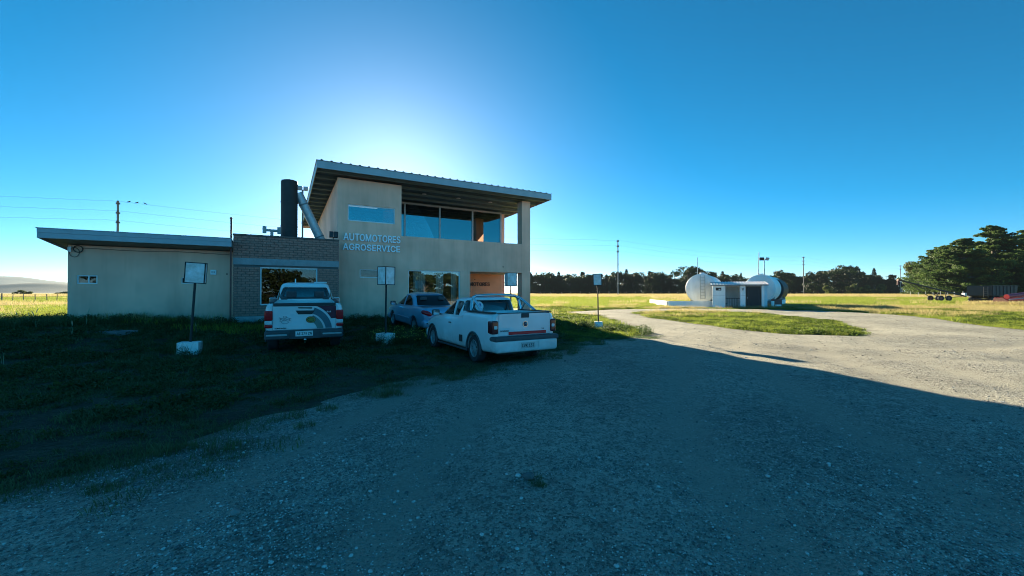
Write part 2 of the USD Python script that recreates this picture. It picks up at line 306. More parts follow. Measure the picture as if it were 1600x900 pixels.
def gravel_z(x, y):
    sd = gravel_sd(x, y); p = np.stack([x, y, 0*x], -1)
    sd = sd+.9*(meshkit.fbm(p*.9, 3, 11)-.5)
    r = np.hypot((x-13)*1.0, (y-24)*.75); w = 6.5*(meshkit.fbm(p*.11, 2, 5)-.5)
    rut = .012*np.sin(r*2.6+w)*smooth((x-4)/5)*smooth((r-6)/3)-.035*lanes(x, y)
    return gh(x, y)+np.clip(sd*.05, -.07, .022)+smooth((sd-.2)/1.4)*(rut+.03*(meshkit.fbm(p*1.7, 3, 8)-.5)+.055)
gm = grid_mesh(np.arange(-16, 40.01, .2), np.arange(-12, 42.01, .2), gravel_z)
cen = gm.triangles_center; sdv = gravel_sd(cen[:,0], cen[:,1]); gm.update_faces(sdv > -1.4); gm.remove_unreferenced_vertices()
gp = solo('gravel_yard', gm, gravelm, kind='structure', smooth=True)
UsdGeom.PrimvarsAPI(gp).CreatePrimvar('lane', Sdf.ValueTypeNames.FloatArray, 'vertex').Set(Vt.FloatArray.FromNumpy(lanes(gm.vertices[:,0], gm.vertices[:,1]).astype(np.float32)))
ev = gravel_sd(gm.vertices[:,0], gm.vertices[:,1])+1.6*(meshkit.fbm(np.stack([gm.vertices[:,0]*1.1, gm.vertices[:,1]*1.1, 0*gm.vertices[:,0]], -1), 3, 77)-.5)
UsdGeom.PrimvarsAPI(gp).CreatePrimvar('soil', Sdf.ValueTypeNames.FloatArray, 'vertex').Set(Vt.FloatArray.FromNumpy((1-smooth((ev+.1)/1.1)).astype(np.float32)))

# hills on the left horizon
hx = np.linspace(-4300, 600, 130); hy = np.linspace(1900, 3500, 40)
def hillz(x, y):
    p = np.stack([x/420, y/420, 0*x], -1)
    prof = 98*np.exp(-((x+3330)/560)**2)+30*np.exp(-((x+2300)/420)**2)+70*np.exp(-((x+4250)/380)**2)
    return -9+prof*smooth((y-1900)/650)*(1-smooth((y-2700)/800)*.8)*(.50+.95*meshkit.fbm(p, 4, 2))
hillm = M('dry_hillside', (.095,.105,.085), .95, .35, .012, .0, col2=(.035,.048,.045), detail=7)
solo('hills', grid_mesh(hx, hy, hillz), hillm, kind='structure', smooth=True)
hx2 = np.linspace(-2700, -1200, 90); hy2 = np.linspace(1350, 1890, 24)
solo('low_hill', grid_mesh(hx2, hy2, lambda x, y: -6+42*np.exp(-((x+1880)/210)**2)*np.sin(np.pi*np.clip((y-1350)/540, 0, 1))*(.75+.5*meshkit.fbm(np.stack([x/200, y/200, 0*x], -1), 3, 6))), M('scrubby_hillside', (.035,.045,.042), .95, .3, .02), kind='structure', smooth=True)
# concrete slab in the grass
slab = Polygon([(-14.1,12.7),(-12.9,12.75),(-11.3,12.2),(-11.5,11.75),(-12.8,11.8)])
zs = gz(-12.5, 12.2)
solo('concrete_path', prism_xy(slab, zs-.15, zs+.015), M('old_path_concrete', (.17,.175,.175), .9, .25, 2, .4, 30), kind='structure')
# ------------------------------------------------------------------ BUILDING
O = C0*V_
B = thing('dealership_building', 'long beige two storey building with overhanging roof, brick block and low wing', 'building', (O[0], O[1], 0), TH)
def wall(u0, u1, w0, w1, v0, v1, holes=(), outline=None):
    P = Polygon(outline or [(u0,w0),(u1,w0),(u1,w1),(u0,w1)])
    for (a, b, c, d) in holes: P = P.difference(sbox(a, c, b, d))
    return prism_xz(P, v0, v1)
SHR = lambda v: -.028*(v+.9)
fw_out = [(2.25,0),(12.37,0),(12.37,4.44),(5.24,4.44),(5.24,7.0),(2.25,7.0)]
part(B, 'front_wall', wall(0,0,0,0, 0, .25, [(2.70,4.92,5.0,5.8),(3.25,4.45,2.29,2.70),(5.6,8.44,.72,2.72),(9.03,12.4,-.1,2.73)], fw_out), plaster)
part(B, 'column', bx(12.372, 12.95, -.003, .52, 0, 7.02), plaster)
sw = Polygon([(.252,0),(13.9,0),(13.9,6.62),(.252,6.98)])
def side(poly, u0, u1): # polygon in (v,w)
    return prism_yz(poly, u0, u1)
part(B, 'side_wall', side(sw, 2.253, 2.5), plaster)
part(B, 'side_wall', side(Polygon([(3.5,0),(13.9,0),(13.9,6.6),(3.5,6.88)]), 12.86, 13.1), plaster)
part(B, 'back_wall', wall(2.5, 12.86, 0, 6.62, 13.65, 13.9), plaster)
part(B, 'inner_wall', wall(2.5, 12.86, 3.42, 6.75, 9.0, 9.15), whitein)
part(B, 'balcony_side_wall', side(Polygon([(.252,3.4),(3.5,3.4),(3.5,6.9),(.252,6.95)]), 5.06, 5.238), plaster)
part(B, 'floor_slab', bx(2.5, 12.93, .252, 13.6, 3.02, 3.4), whitein)
part(B, 'porch_ceiling', bx(9.03, 12.93, .255, 3.5, 2.76, 3.0), concrete)
part(B, 'balcony_parapet', side(Polygon([(.522,2.77),(3.5,2.77),(3.5,4.437),(.522,4.437)]), 12.74, 12.945), plaster)
part(B, 'porch_back_wall', wall(9.03, 13.1, 0, 3.0, 3.5, 3.7), plaster_in)
part(B, 'porch_side_wall', side(Polygon([(.252,0),(3.5,0),(3.5,3.0),(.252,3.0)]), 8.80, 9.027), plaster_in)
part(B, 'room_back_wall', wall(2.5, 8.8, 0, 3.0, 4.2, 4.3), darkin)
part(B, 'ground_floor', bx(2.5, 12.9, .25, 13.6, -.1, .42), concrete)
# main roof
def shear(m):
    v = np.array(m.vertices); v[:,2] += SHR(v[:,1]); return trimesh.Trimesh(v, m.faces, process=False)
R0, R1, V0, V1 = 1.30, 13.88, -.9, 15.0
roof = part(B, 'roof', shear(bx(R0+.03, R1-.03, V0+.03, V1-.03, 7.22, 7.30)), soffitm)
for nm, b in (('fascia', bx(R0, R1, V0-.003, V0+.03, 7.07, 7.40)), ('fascia', bx(R0, R0+.03, V0+.031, V1, 7.07, 7.40)), ('fascia', bx(R1-.03, R1, V0+.031, V1, 7.07, 7.40)), ('fascia', bx(R0+.031, R1-.031, V1-.03, V1, 7.07, 7.40))):
    n = int(max(2, (b.bounds[1][1]-b.bounds[0][1])//1))
    part(roof, nm, shear(b), fasciam)
k = V0+.55
while k < V1-.2:
    part(roof, 'rafter', shear(bx(R0+.032, R1-.032, k, k+.10, 7.08, 7.218)), M('rafter_paint', (.15,.22,.24), .6)); k += 1.02
# ribbed sheet: ribs run front to back
prof = []; x = R0-.03
while x < R1+.03:
    prof += [(x, 7.412), (x+.16, 7.412), (x+.19, 7.452), (x+.25, 7.452), (x+.28, 7.412)]; x += .40
prof = [(min(a, R1+.03), b) for a, b in prof]
pp = prof+[(a, b-.008) for a, b in prof[::-1]]
part(roof, 'roof_sheet', shear(prism_xz(Polygon(pp).buffer(0), V0-.05, V1+.04)), sheetm)
for uu in (6.93, 9.0, 11.1):
    d = trimesh.creation.cylinder(.12, .05, sections=20); d.apply_translation([uu, 1.65, 7.12])
    part(B, 'ceiling_lamp', d, alum)
# ceiling lining over the balcony between rafters
part(B, 'ceiling_lining', shear(bx(5.25, 12.7, .3, 13.6, 7.19, 7.215)), soffitm)
# upper glazing set back behind the balcony
gw = part(B, 'glazed_front', cat([bx(a-.05, a+.05, 3.46, 3.56, 3.41, 6.93) for a in (5.29, 6.33, 8.51, 10.73, 12.81)], bx(5.24, 12.86, 3.465, 3.555, 6.86, 6.96), bx(5.24, 12.86, 3.465, 3.555, 3.405, 3.5)), alumg)
for a, b in ((5.34,6.28),(6.38,8.46),(8.56,10.68),(10.78,12.76)):
    part(gw, 'pane', bx(a, b, 3.505, 3.515, 3.5, 6.86), win_glass)
for uu, ww in ((7.55,6.05),(10.5,6.2)):
    lp = part(B, 'pendant_lamp', trimesh.creation.icosphere(3, .2).apply_translation([uu, 6.0, ww]), globem, smooth=True)
    part(lp, 'cord', cyl([uu,6,ww+.19],[uu,6,7.0],.012,6), blackm)
def window(u0, u1, w0, w1, v, fr=.05, mull=(), glass=win_glass, m=alum, label=None, reveal=.06):
    wd = part(B, 'window', cat(frame_xz(u0, u1, w0, w1, fr, v+reveal, v+reveal+.06), [bx(a-.02, a+.02, v+reveal+.003, v+reveal+.057, w0+fr, w1-fr) for a in mull]), m, label=label)
    ed = [u0+fr]+[q for a in mull for q in (a-.02, a+.02)]+[u1-fr]
    for i in range(0, len(ed), 2): part(wd, 'pane', bx(ed[i], ed[i+1], v+reveal+.025, v+reveal+.033, w0+fr, w1-fr), glass)
    return wd
window(2.70, 4.92, 5.0, 5.8, 0, .045, label='wide upper window with lamps showing through')
window(3.25, 4.45, 2.29, 2.70, 0, .035, glass=block_glass, label='narrow slot window')
window(5.60, 8.44, .72, 2.72, 0, .05, glass=shop_glass, label='large ground floor window with curtains')
for i, (w, v) in enumerate(((6.25,2.2),(6.02,2.2),(5.80,2.2))):
    t = part(B, 'tube_lamp', bx(3.0, 4.5, v, v+.14, w+.35, w+.41), M('lit_lamp_tube', (.8,.8,.78), .4, .02, emis=((1,.97,.9), .35)))
# curtains as folds
cx = np.linspace(5.7, 8.35, 160); ks = (np.sin(cx*7.3)+np.sin(cx*3.1+1)) > -.25
fold = []
for a, b in zip(cx[:-1], cx[1:]):
    if (math.sin(a*6.2)+.6*math.sin(a*2.3+1)) > -.15: fold.append(bx(a, b+.0005, .36+.03*math.sin(a*60), .37+.03*math.sin(a*60), .5, 2.70))
part(B, 'curtain', cat(fold), curtainm)
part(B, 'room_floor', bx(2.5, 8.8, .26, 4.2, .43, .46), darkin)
# lettering on the wall
def lettering(s, u0, u1, w0, h, v, depth, m, name='lettering', stand=.02):
    root = None; t = text(s, h, depth, True); tot = t.bounds[1][0]
    # one mesh per letter, spaced as in the whole word
    x = 0; sc = (u1-u0)/tot
    for i, ch in enumerate(s):
        pre = text(s[:i+1], h, depth, True).bounds[1][0]; g = text(ch, h, depth, True)
        g.apply_translation([pre-g.bounds[1][0], 0, 0]); g.apply_transform(np.diag([sc,1,1,1]))
        g = at(g, FRONT, [u0, v-stand, w0])
        if root is None: root = UsdGeom.Xform.Define(stage, numbered(path(B), name)).GetPrim()
        part(root, 'letter', g, m)
    return root
tag(lettering('AUTOMOTORES', 2.50, 5.18, 4.06, .335, 0, .05, letterm), 'raised metal lettering of the upper line')
tag(lettering('AGROSERVICE', 2.47, 5.16, 3.60, .30, 0, .05, letterm), 'raised metal lettering of the lower line')
tag(lettering('AUTOMOTORES', 9.62, 11.98, 2.00, .24, 3.5, .03, blackm), 'dark lettering on the orange porch wall')
# stub pipe and spots on the wall
for uu, ww in ((11.1,3.05),(10.9,2.42)): part(B, 'vent_hole', cyl([uu,-.012 if ww > 3 else 3.488,ww],[uu,.02 if ww > 3 else 3.51,ww],.035,10), blackm)
part(B, 'wall_footing', bx(2.27, 8.98, -.03, -.001, 0, .36), concrete)
# ---- brick block
bu0, bu1, bv = -1.73, 2.245, -.7
part(B, 'brick_block_core', cat(wall(bu0+.02, bu1-.02, 0, 3.90, bv+.025, bv+.24, [(-.80,1.36,1.04,2.64)]), bx(bu0+.02, bu0+.26, bv+.241, 3.2, 0, 3.9), bx(bu1-.26, bu1-.02, bv+.241, -.002, 0, 3.9), bx(bu0+.26, 2.24, bv+.241, 3.2, 3.55, 3.7), bx(bu0+.26, bu1, 2.4, 2.6, 0, 3.55)), mortarm)
br = []; rr = random.Random(3); BL, BH, J = .27, .084, .018
row, z = 0, .60
while z < 3.86:
    if 2.70 <= z+BH and z <= 2.985: z = 2.99 if z < 2.99 else z; 
    x = bu0-(BL/2 if row % 2 else 0)
    while x < bu1:
        a, b = max(x, bu0), min(x+BL, bu1)
        if b-a > .03:
            segs = [(a, b)]
            if z+BH > 1.03 and z < 2.65:
                segs = [(p, q) for p, q in ((a, min(b, -.805)), (max(a, 1.365), b)) if q-p > .03]
            for p, q in segs:
                d = rr.uniform(-.006, .016); br.append(bx(p, q, bv-d, bv+.03, z+rr.uniform(-.002,.002), z+BH))
        x += BL+J
    z += BH+J; row += 1
z, row = .60, 0
while z < 3.86:
    y = bv+.032-(BL/2 if row % 2 else 0)
    while y < 3.1:
        a, b = max(y, bv+.032), min(y+BL, 3.1)
        if b-a > .03: br.append(bx(bu0-rr.uniform(-.004,.008), bu0+.03, a, b, z, z+BH))
        y += BL+J
    z += BH+J; row += 1
bf = part(B, 'bricks', cat(br), brickm, kind='stuff')
part(B, 'concrete_band', bx(bu0-.008, bu1, bv-.012, bv+.02, 2.715, 2.985), M('band_concrete', (.27,.28,.28), .85, .15, 3, .3, 30))
part(B, 'plinth', bx(bu0-.012, bu1, bv-.02, bv+.024, 0, .585), concrete)
part(B, 'coping', bx(bu0-.02, bu1+.0, bv-.03, bv+.26, 3.905, 3.97), M('coping_brick', (.15,.10,.085), .9, .25, 9, .5, 50))
window(-.80, 1.36, 1.04, 2.64, bv, .05, glass=block_glass, label='brick block window reflecting trees')
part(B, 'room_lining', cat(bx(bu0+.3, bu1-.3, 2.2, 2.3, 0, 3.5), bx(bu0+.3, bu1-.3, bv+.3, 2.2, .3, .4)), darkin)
# chimney, duct, vent, lights
cy = trimesh.creation.revolve([(0,3.5),(.34,3.5),(.34,6.62),(.325,6.68),(.25,6.71),(0,6.72)], sections=32); cy.apply_translation([.27, .6, 0])
ch = part(B, 'chimney', cy, blackm, smooth=35, label='thick black chimney pipe')
for w in (4.6, 5.7): part(ch, 'joint_ring', trimesh.creation.annulus(.335, .352, .05, sections=32).apply_translation([.27,.6,w]), blackm)
a, b = np.array([1.80,.95,3.7]), np.array([.62,.72,6.20])
du = part(B, 'flue_duct', tube([a, b], .2, 24), ductm, smooth=35)
for t in (.22, .80):
    p = a+(b-a)*t; d = (b-a)/np.linalg.norm(b-a); part(du, 'joint_ring', tube([p-d*.03, p+d*.03], .215, 24), M('duct_ring', (.16,.17,.18), .5))
tv = [cyl([-.39,-.45,3.7],[-.39,-.45,4.22],.06), cyl([-.66,-.45,4.22],[-.12,-.45,4.22],.055)]+[cyl([q,-.45,4.09],[q,-.45,4.38],.075) for q in (-.66,-.12)]
part(B, 'vent_pipe', cat(tv), M('painted_vent', (.30,.34,.32), .6), smooth=40)
fl = part(B, 'floodlight', cat(bx(1.99,2.03,-.6,-.5,3.97,4.08), bx(1.84,2.2,-.58,-.54,4.06,4.09)), blackm)
for q in (1.84, 2.03): part(fl, 'lamp_head', moved(rbox(0,.17,-.10,.06,0,.26,.02), mat4((q,-.6,4.08), 0, 1, .25)), blackm); part(fl, 'lens', moved(bx(.02,.15,-.112,-.098,.03,.23), mat4((q,-.6,4.08), 0, 1, .25)), M('dark_lens', (.06,.065,.07), .15))
part(B, 'downpipe', cat(cyl([-1.80,-.76,.2],[-1.80,-.76,4.55],.032,10), trimesh.creation.icosphere(2,.05).apply_translation([-1.80,-.76,4.57])), rustm, smooth=40)
fm = part(B, 'roof_floodlight', cat(cyl([1.0,5.5,3.6],[1.0,5.5,7.45],.045,10), bx(.72,1.28,5.46,5.54,7.42,7.46)), polem)
for q in (.74, 1.03): part(fm, 'lamp_head', moved(rbox(0,.24,-.12,.06,0,.2,.02), mat4((q,5.5,7.46), 0, 1, .5)), alumg)
# ---- low wing
wv = -.2
part(B, 'wing_wall', wall(-6.63, -1.75, 0, 3.27, wv, wv+.25, [(-6.40,-5.86,1.88,2.20),(-3.46,-2.70,1.92,2.17)]), plaster)
part(B, 'wing_side_wall', side(Polygon([(wv+.252,0),(8.8,0),(8.8,2.3),(wv+.252,3.24)]), -6.627, -6.38), plaster)
part(B, 'wing_back_wall', wall(-6.38, -1.75, 0, 2.35, 8.55, 8.8), plaster)
wsh = lambda m: (lambda v: trimesh.Trimesh(np.column_stack([v[:,0], v[:,1], v[:,2]-.105*(v[:,1]+1.3)]), m.faces, process=False))(np.array(m.vertices))
wr = part(B, 'wing_roof', wsh(bx(-6.97, -1.74, -1.27, 9.4, 3.42, 3.62)), M('wing_soffit', (.20,.24,.23), .75, .1, 2))
part(wr, 'fascia', bx(-7.0, -1.735, -1.30, -1.272, 3.37, 3.545), fasciam); part(wr, 'fascia', bx(-7.0, -1.735, -1.312, -1.272, 3.55, 3.69), fasciam)
part(wr, 'edge_board', wsh(bx(-7.0, -6.972, -1.27, 9.4, 3.37, 3.67)), fasciam)
part(wr, 'roof_sheet', wsh(bx(-7.03, -1.73, -1.33, 9.45, 3.695, 3.71)), sheetm)
window(-6.40, -5.86, 1.88, 2.20, wv, .04, (-6.10,), glass=block_glass, label='small two pane window near the wing corner', reveal=.03)
window(-3.46, -2.70, 1.92, 2.17, wv, .03, glass=block_glass, label='small window behind the sign', reveal=.03)
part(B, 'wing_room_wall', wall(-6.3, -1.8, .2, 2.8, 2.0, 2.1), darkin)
cb = part(B, 'junction_box', rbox(-6.62, -6.53, wv-.08, wv-.002, 3.02, 3.2, .01), alum)
tor = [tube([[-6.36+.12*math.cos(t), wv-.04-.004*k, 3.13+.12*math.sin(t)] for t in np.linspace(0, 2*math.pi, 25)], .014, 6) for k in range(3)]
loop = tube([[-6.44-.13*math.sin(t)-.02, wv-.03, 2.93-.17*math.cos(t)+.08] for t in np.linspace(0, 2*math.pi, 21)], .010, 6)
part(B, 'cable_coil', cat(tor, loop), blackm, smooth=True)
part(B, 'meter_box', rbox(-2.53, -2.33, wv-.07, wv-.002, 2.29, 2.49, .012), alum)
for q in (-2.47, -2.40): part(B, 'meter_dial', bx(q-.02, q+.02, wv-.075, wv-.069, 2.38, 2.42), blackm)
part(B, 'wall_bolt', cyl([-1.98,wv-.02,2.33],[-1.98,wv,2.33],.03,8), blackm)
# wall cable under the wing soffit
part(B, 'wall_cable', tube([[u_, wv-.02, 3.17-.03*math.sin((u_+6.3)*1.1)**2] for u_ in np.linspace(-6.25, -1.9, 24)], .008, 5), blackm)
#VEHICLES
# ------------------------------------------------------------------ VEHICLES (local: x forward, y left, z up)
HALF = np.array([(0,0),(.78,0),(.91,.025),(.965,.10),(.985,.22),(.995,.42),(1.0,.62),(.992,.78),(.975,.88),(.94,.95),(.88,.985),(.74,1.0),(.4,1.0),(0,1.0)])
def lower_body(st, n=70, half=HALF):
    st = np.array(st, float); o = np.argsort(st[:,0]); st = st[o]
    f = [PchipInterpolator(st[:,0], st[:,k]) for k in range(1, 5)]
    xs = np.unique(np.concatenate([np.linspace(st[0,0], st[-1,0], n), st[:,0]])); rings = []
    for x in xs:
        hw, zb, zt, cr = (float(g(x)) for g in f)
        y = half[:,0]*hw; z = zb+(zt-zb)*half[:,1]+np.where(half[:,1] > .97, cr*(1-half[:,0]**2), 0)
        ring = np.column_stack([y, z]); ring = np.vstack([ring, (ring*[-1,1])[1:-1][::-1]])
        rings.append(np.column_stack([np.full(len(ring), x), ring]))
    return loft(rings)
def cabin(rows, d=0.0, dz=None, n=5.0, N=56, zlow=None):
    """rows: z, front x, rear x, half width; shrunk by d"""
    r = np.array(rows, float); dz = d if dz is None else dz
    zt = r[-1,0]; t = np.linspace(0, 2*np.pi, N, endpoint=False); rings = []
    c, s = np.cos(t), np.sin(t)
    for z, xf, xr, hw in r:
        if zlow is not None and z == r[0,0]: z = zlow
        xf, xr, hw = xf-d, xr+d, hw-d; xc, L = (xf+xr)/2, (xf-xr)/2
        rings.append(np.column_stack([xc+L*np.sign(c)*np.abs(c)**(2/n), hw*np.sign(s)*np.abs(s)**(2/n), np.full(N, z-(dz if z > r[0,0]+.05 else 0))]))
    return loft(rings)
def wheel(parent, loc, R, W, side, spokes, rimr=None, tyre=None):
    """side +1 left, -1 right"""
    rimr = rimr or R*.66
    w = UsdGeom.Xform.Define(stage, numbered(path(parent), 'wheel')); set_xf(w, mat4(loc))
    h = W/2
    prof = [(rimr*.97,-h*.80),(rimr,-h*.95),(rimr*1.06,-h),(R*.93,-h*.95),(R*.985,-h*.78),(R,-h*.5),(R,h*.5),(R*.985,h*.78),(R*.93,h*.95),(rimr*1.06,h),(rimr,h*.95),(rimr*.97,h*.80),(rimr*.97,-h*.80)]
    ty = trimesh.creation.revolve(prof, sections=48); ty.apply_transform(trimesh.transformations.rotation_matrix(-math.pi/2*side, [1,0,0]))
    part(w, 'tyre', ty, rubber, smooth=35)
    T = np.eye(4); T[:3,0] = [1,0,0]; T[:3,1] = [0,0,1]; T[:3,2] = [0,-1,0]
    rim = [trimesh.creation.revolve([(rimr*.90,h*.2),(rimr*.985,h*.2),(rimr*.985,h*.9),(rimr*.95,h*.93),(rimr*.90,h*.6),(rimr*.90,h*.2)], sections=40), trimesh.creation.cylinder(rimr*.23, h*.5, sections=20).apply_translation([0,0,h*.62])]
    for k in range(spokes):
        a = 2*math.pi*k/spokes
        b = trimesh.creation.box([rimr*.78, rimr*(.16 if spokes > 7 else .24), h*.28]); b.apply_translation([rimr*.53,0,h*.62])
        v = np.array(b.vertices); v[:,1] *= np.where(v[:,0] > rimr*.5, .75, 1.15); b = trimesh.Trimesh(v, b.faces)
        rim.append(moved(b, mat4((0,0,0), a)))
    rm = cat(rim); rm.apply_transform(trimesh.transformations.rotation_matrix(-math.pi/2*side, [1,0,0])); part(w, 'rim', rm, rimm, smooth=30)
    bk = trimesh.creation.cylinder(rimr*.93, h*.3, sections=32); bk.apply_transform(trimesh.transformations.rotation_matrix(math.pi/2, [1,0,0])); part(w, 'brake_disc', bk, blackm, smooth=30)
def seat(parent, x, y, z=.42, w=.5, tilt=-.32, m=None):
    m = m or seatm
    b = rbox(-.06, .06, -w/2, w/2, 0, .62, .05); b = moved(b, mat4((x-.20,y,z+.12), 0, 1, 0, tilt))
    h = rbox(-.05, .05, -.13, .13, 0, .2, .045); h = moved(h, mat4((x-.20+.74*math.sin(tilt),y,z+.12+.66), 0, 1, 0, tilt))
    hs = [h] if w < .8 else [moved(h, mat4((0,q-y,-.10))) for q in (-.36,.36)]
    part(parent, 'seat', cat(rbox(x-.25, x+.27, y-w/2, y+w/2, z, z+.14, .05), b, hs), m, smooth=40)
def car(root, low, cab, zin, arches, R, wins, paint, doors, tail=None, extra_cut=(), extra_add=(), inner_low=None, ac=.40):
    """assembles a hollow body with cut windows, wheel arches and separate doors; returns the body as a Manifold"""
    outer = man(low)+man(cabin(cab))
    for m in extra_add: outer = outer+man(m)
    inner = man(cabin(cab, .05, .045, zlow=zin))
    body = outer-inner
    for m in extra_cut: body = body-man(m)
    for (x, y0, y1) in arches:
        for s in (-1, 1):
            c = trimesh.creation.cylinder(ac, abs(y1-y0), sections=48); c.apply_transform(trimesh.transformations.rotation_matrix(math.pi/2, [1,0,0])); c.apply_translation([x, s*(y0+y1)/2, R])
            body = body-man(c)
    skin = man(cabin(cab, .014, .012))-man(cabin(cab, .022, .020))
    for nm, pr, gl, lab in wins:
        pm = man(pr); body = body-pm
        g = skin ^ pm
        for piece in g.decompose():
            if piece.volume() > 1e-5: part(root, nm, unman(piece), gl, smooth=30, label=lab)
    for nm, poly, s in doors:
        big = man(prism_xz(poly.buffer(.007, join_style=1), .50*s, 1.3*s)); sm = man(prism_xz(poly, .50*s, 1.3*s))
        dr = body ^ sm; body = body-big
        part(root, nm, unman(dr), paint, smooth=32)
    if tail is not None:
        poly, x0, x1 = tail
        big = man(prism_yz(poly.buffer(.007, join_style=1), x0, x1)); sm = man(prism_yz(poly, x0, x1))
        dr = body ^ sm; body = body-big; part(root, 'tailgate', unman(dr), paint, smooth=32)
    part(root, 'body', unman(body), paint, smooth=32)
    return body
def mirror(root, x, y, z, s, m, sh=.11):
    mm = part(root, 'mirror', cat(rbox(x-.06, x+.06, s*y if s > 0 else -(y+.21), s*y+.21 if s > 0 else -y, z-sh*.75, z+sh*.75, .04), cyl([x+.01, s*(y-.06), z-.05],[x+.01, s*(y+.05), z-.04], .022)), m, smooth=40)
    part(mm, 'mirror_glass', bx(x-.066, x-.060, min(s*(y+.03), s*(y+.19)), max(s*(y+.03), s*(y+.19)), z-sh*.55, z+sh*.55), chrome)
def plate(root, s, x, y, z, w=.40, h=.13, back=None, ink=None):
    p = part(root, 'number_plate', bx(x-.006, x, y-w/2, y+w/2, z-h/2, z+h/2), back or platem)
    t = text(s, h*.52, .003, True, width=w*.86); part(p, 'plate_number', at(t, REAR, [x-.006, y+w*.43, z-h*.26]), ink or inkm)
    return p
def surf(m, T, loc, root, nm, mt, lab=None): return part(root, nm, at(m, T, loc), mt, label=lab)
def flat(poly, d=.003): return trimesh.creation.extrude_polygon(poly, d, engine='earcut')
def place_rz(head): return math.pi/2+math.radians(head)
def ground_pose(loc, head, wb):
    a = math.radians(head); h = np.array([-math.sin(a), math.cos(a)])
    rear, front = np.array(loc)-h*wb/2, np.array(loc)+h*wb/2
    zr, zf = gz(*rear), gz(*front)
    return mat4((loc[0], loc[1], (zr+zf)/2), place_rz(head), 1) @ trimesh.transformations.rotation_matrix(-math.atan2(zf-zr, wb), [0,1,0])

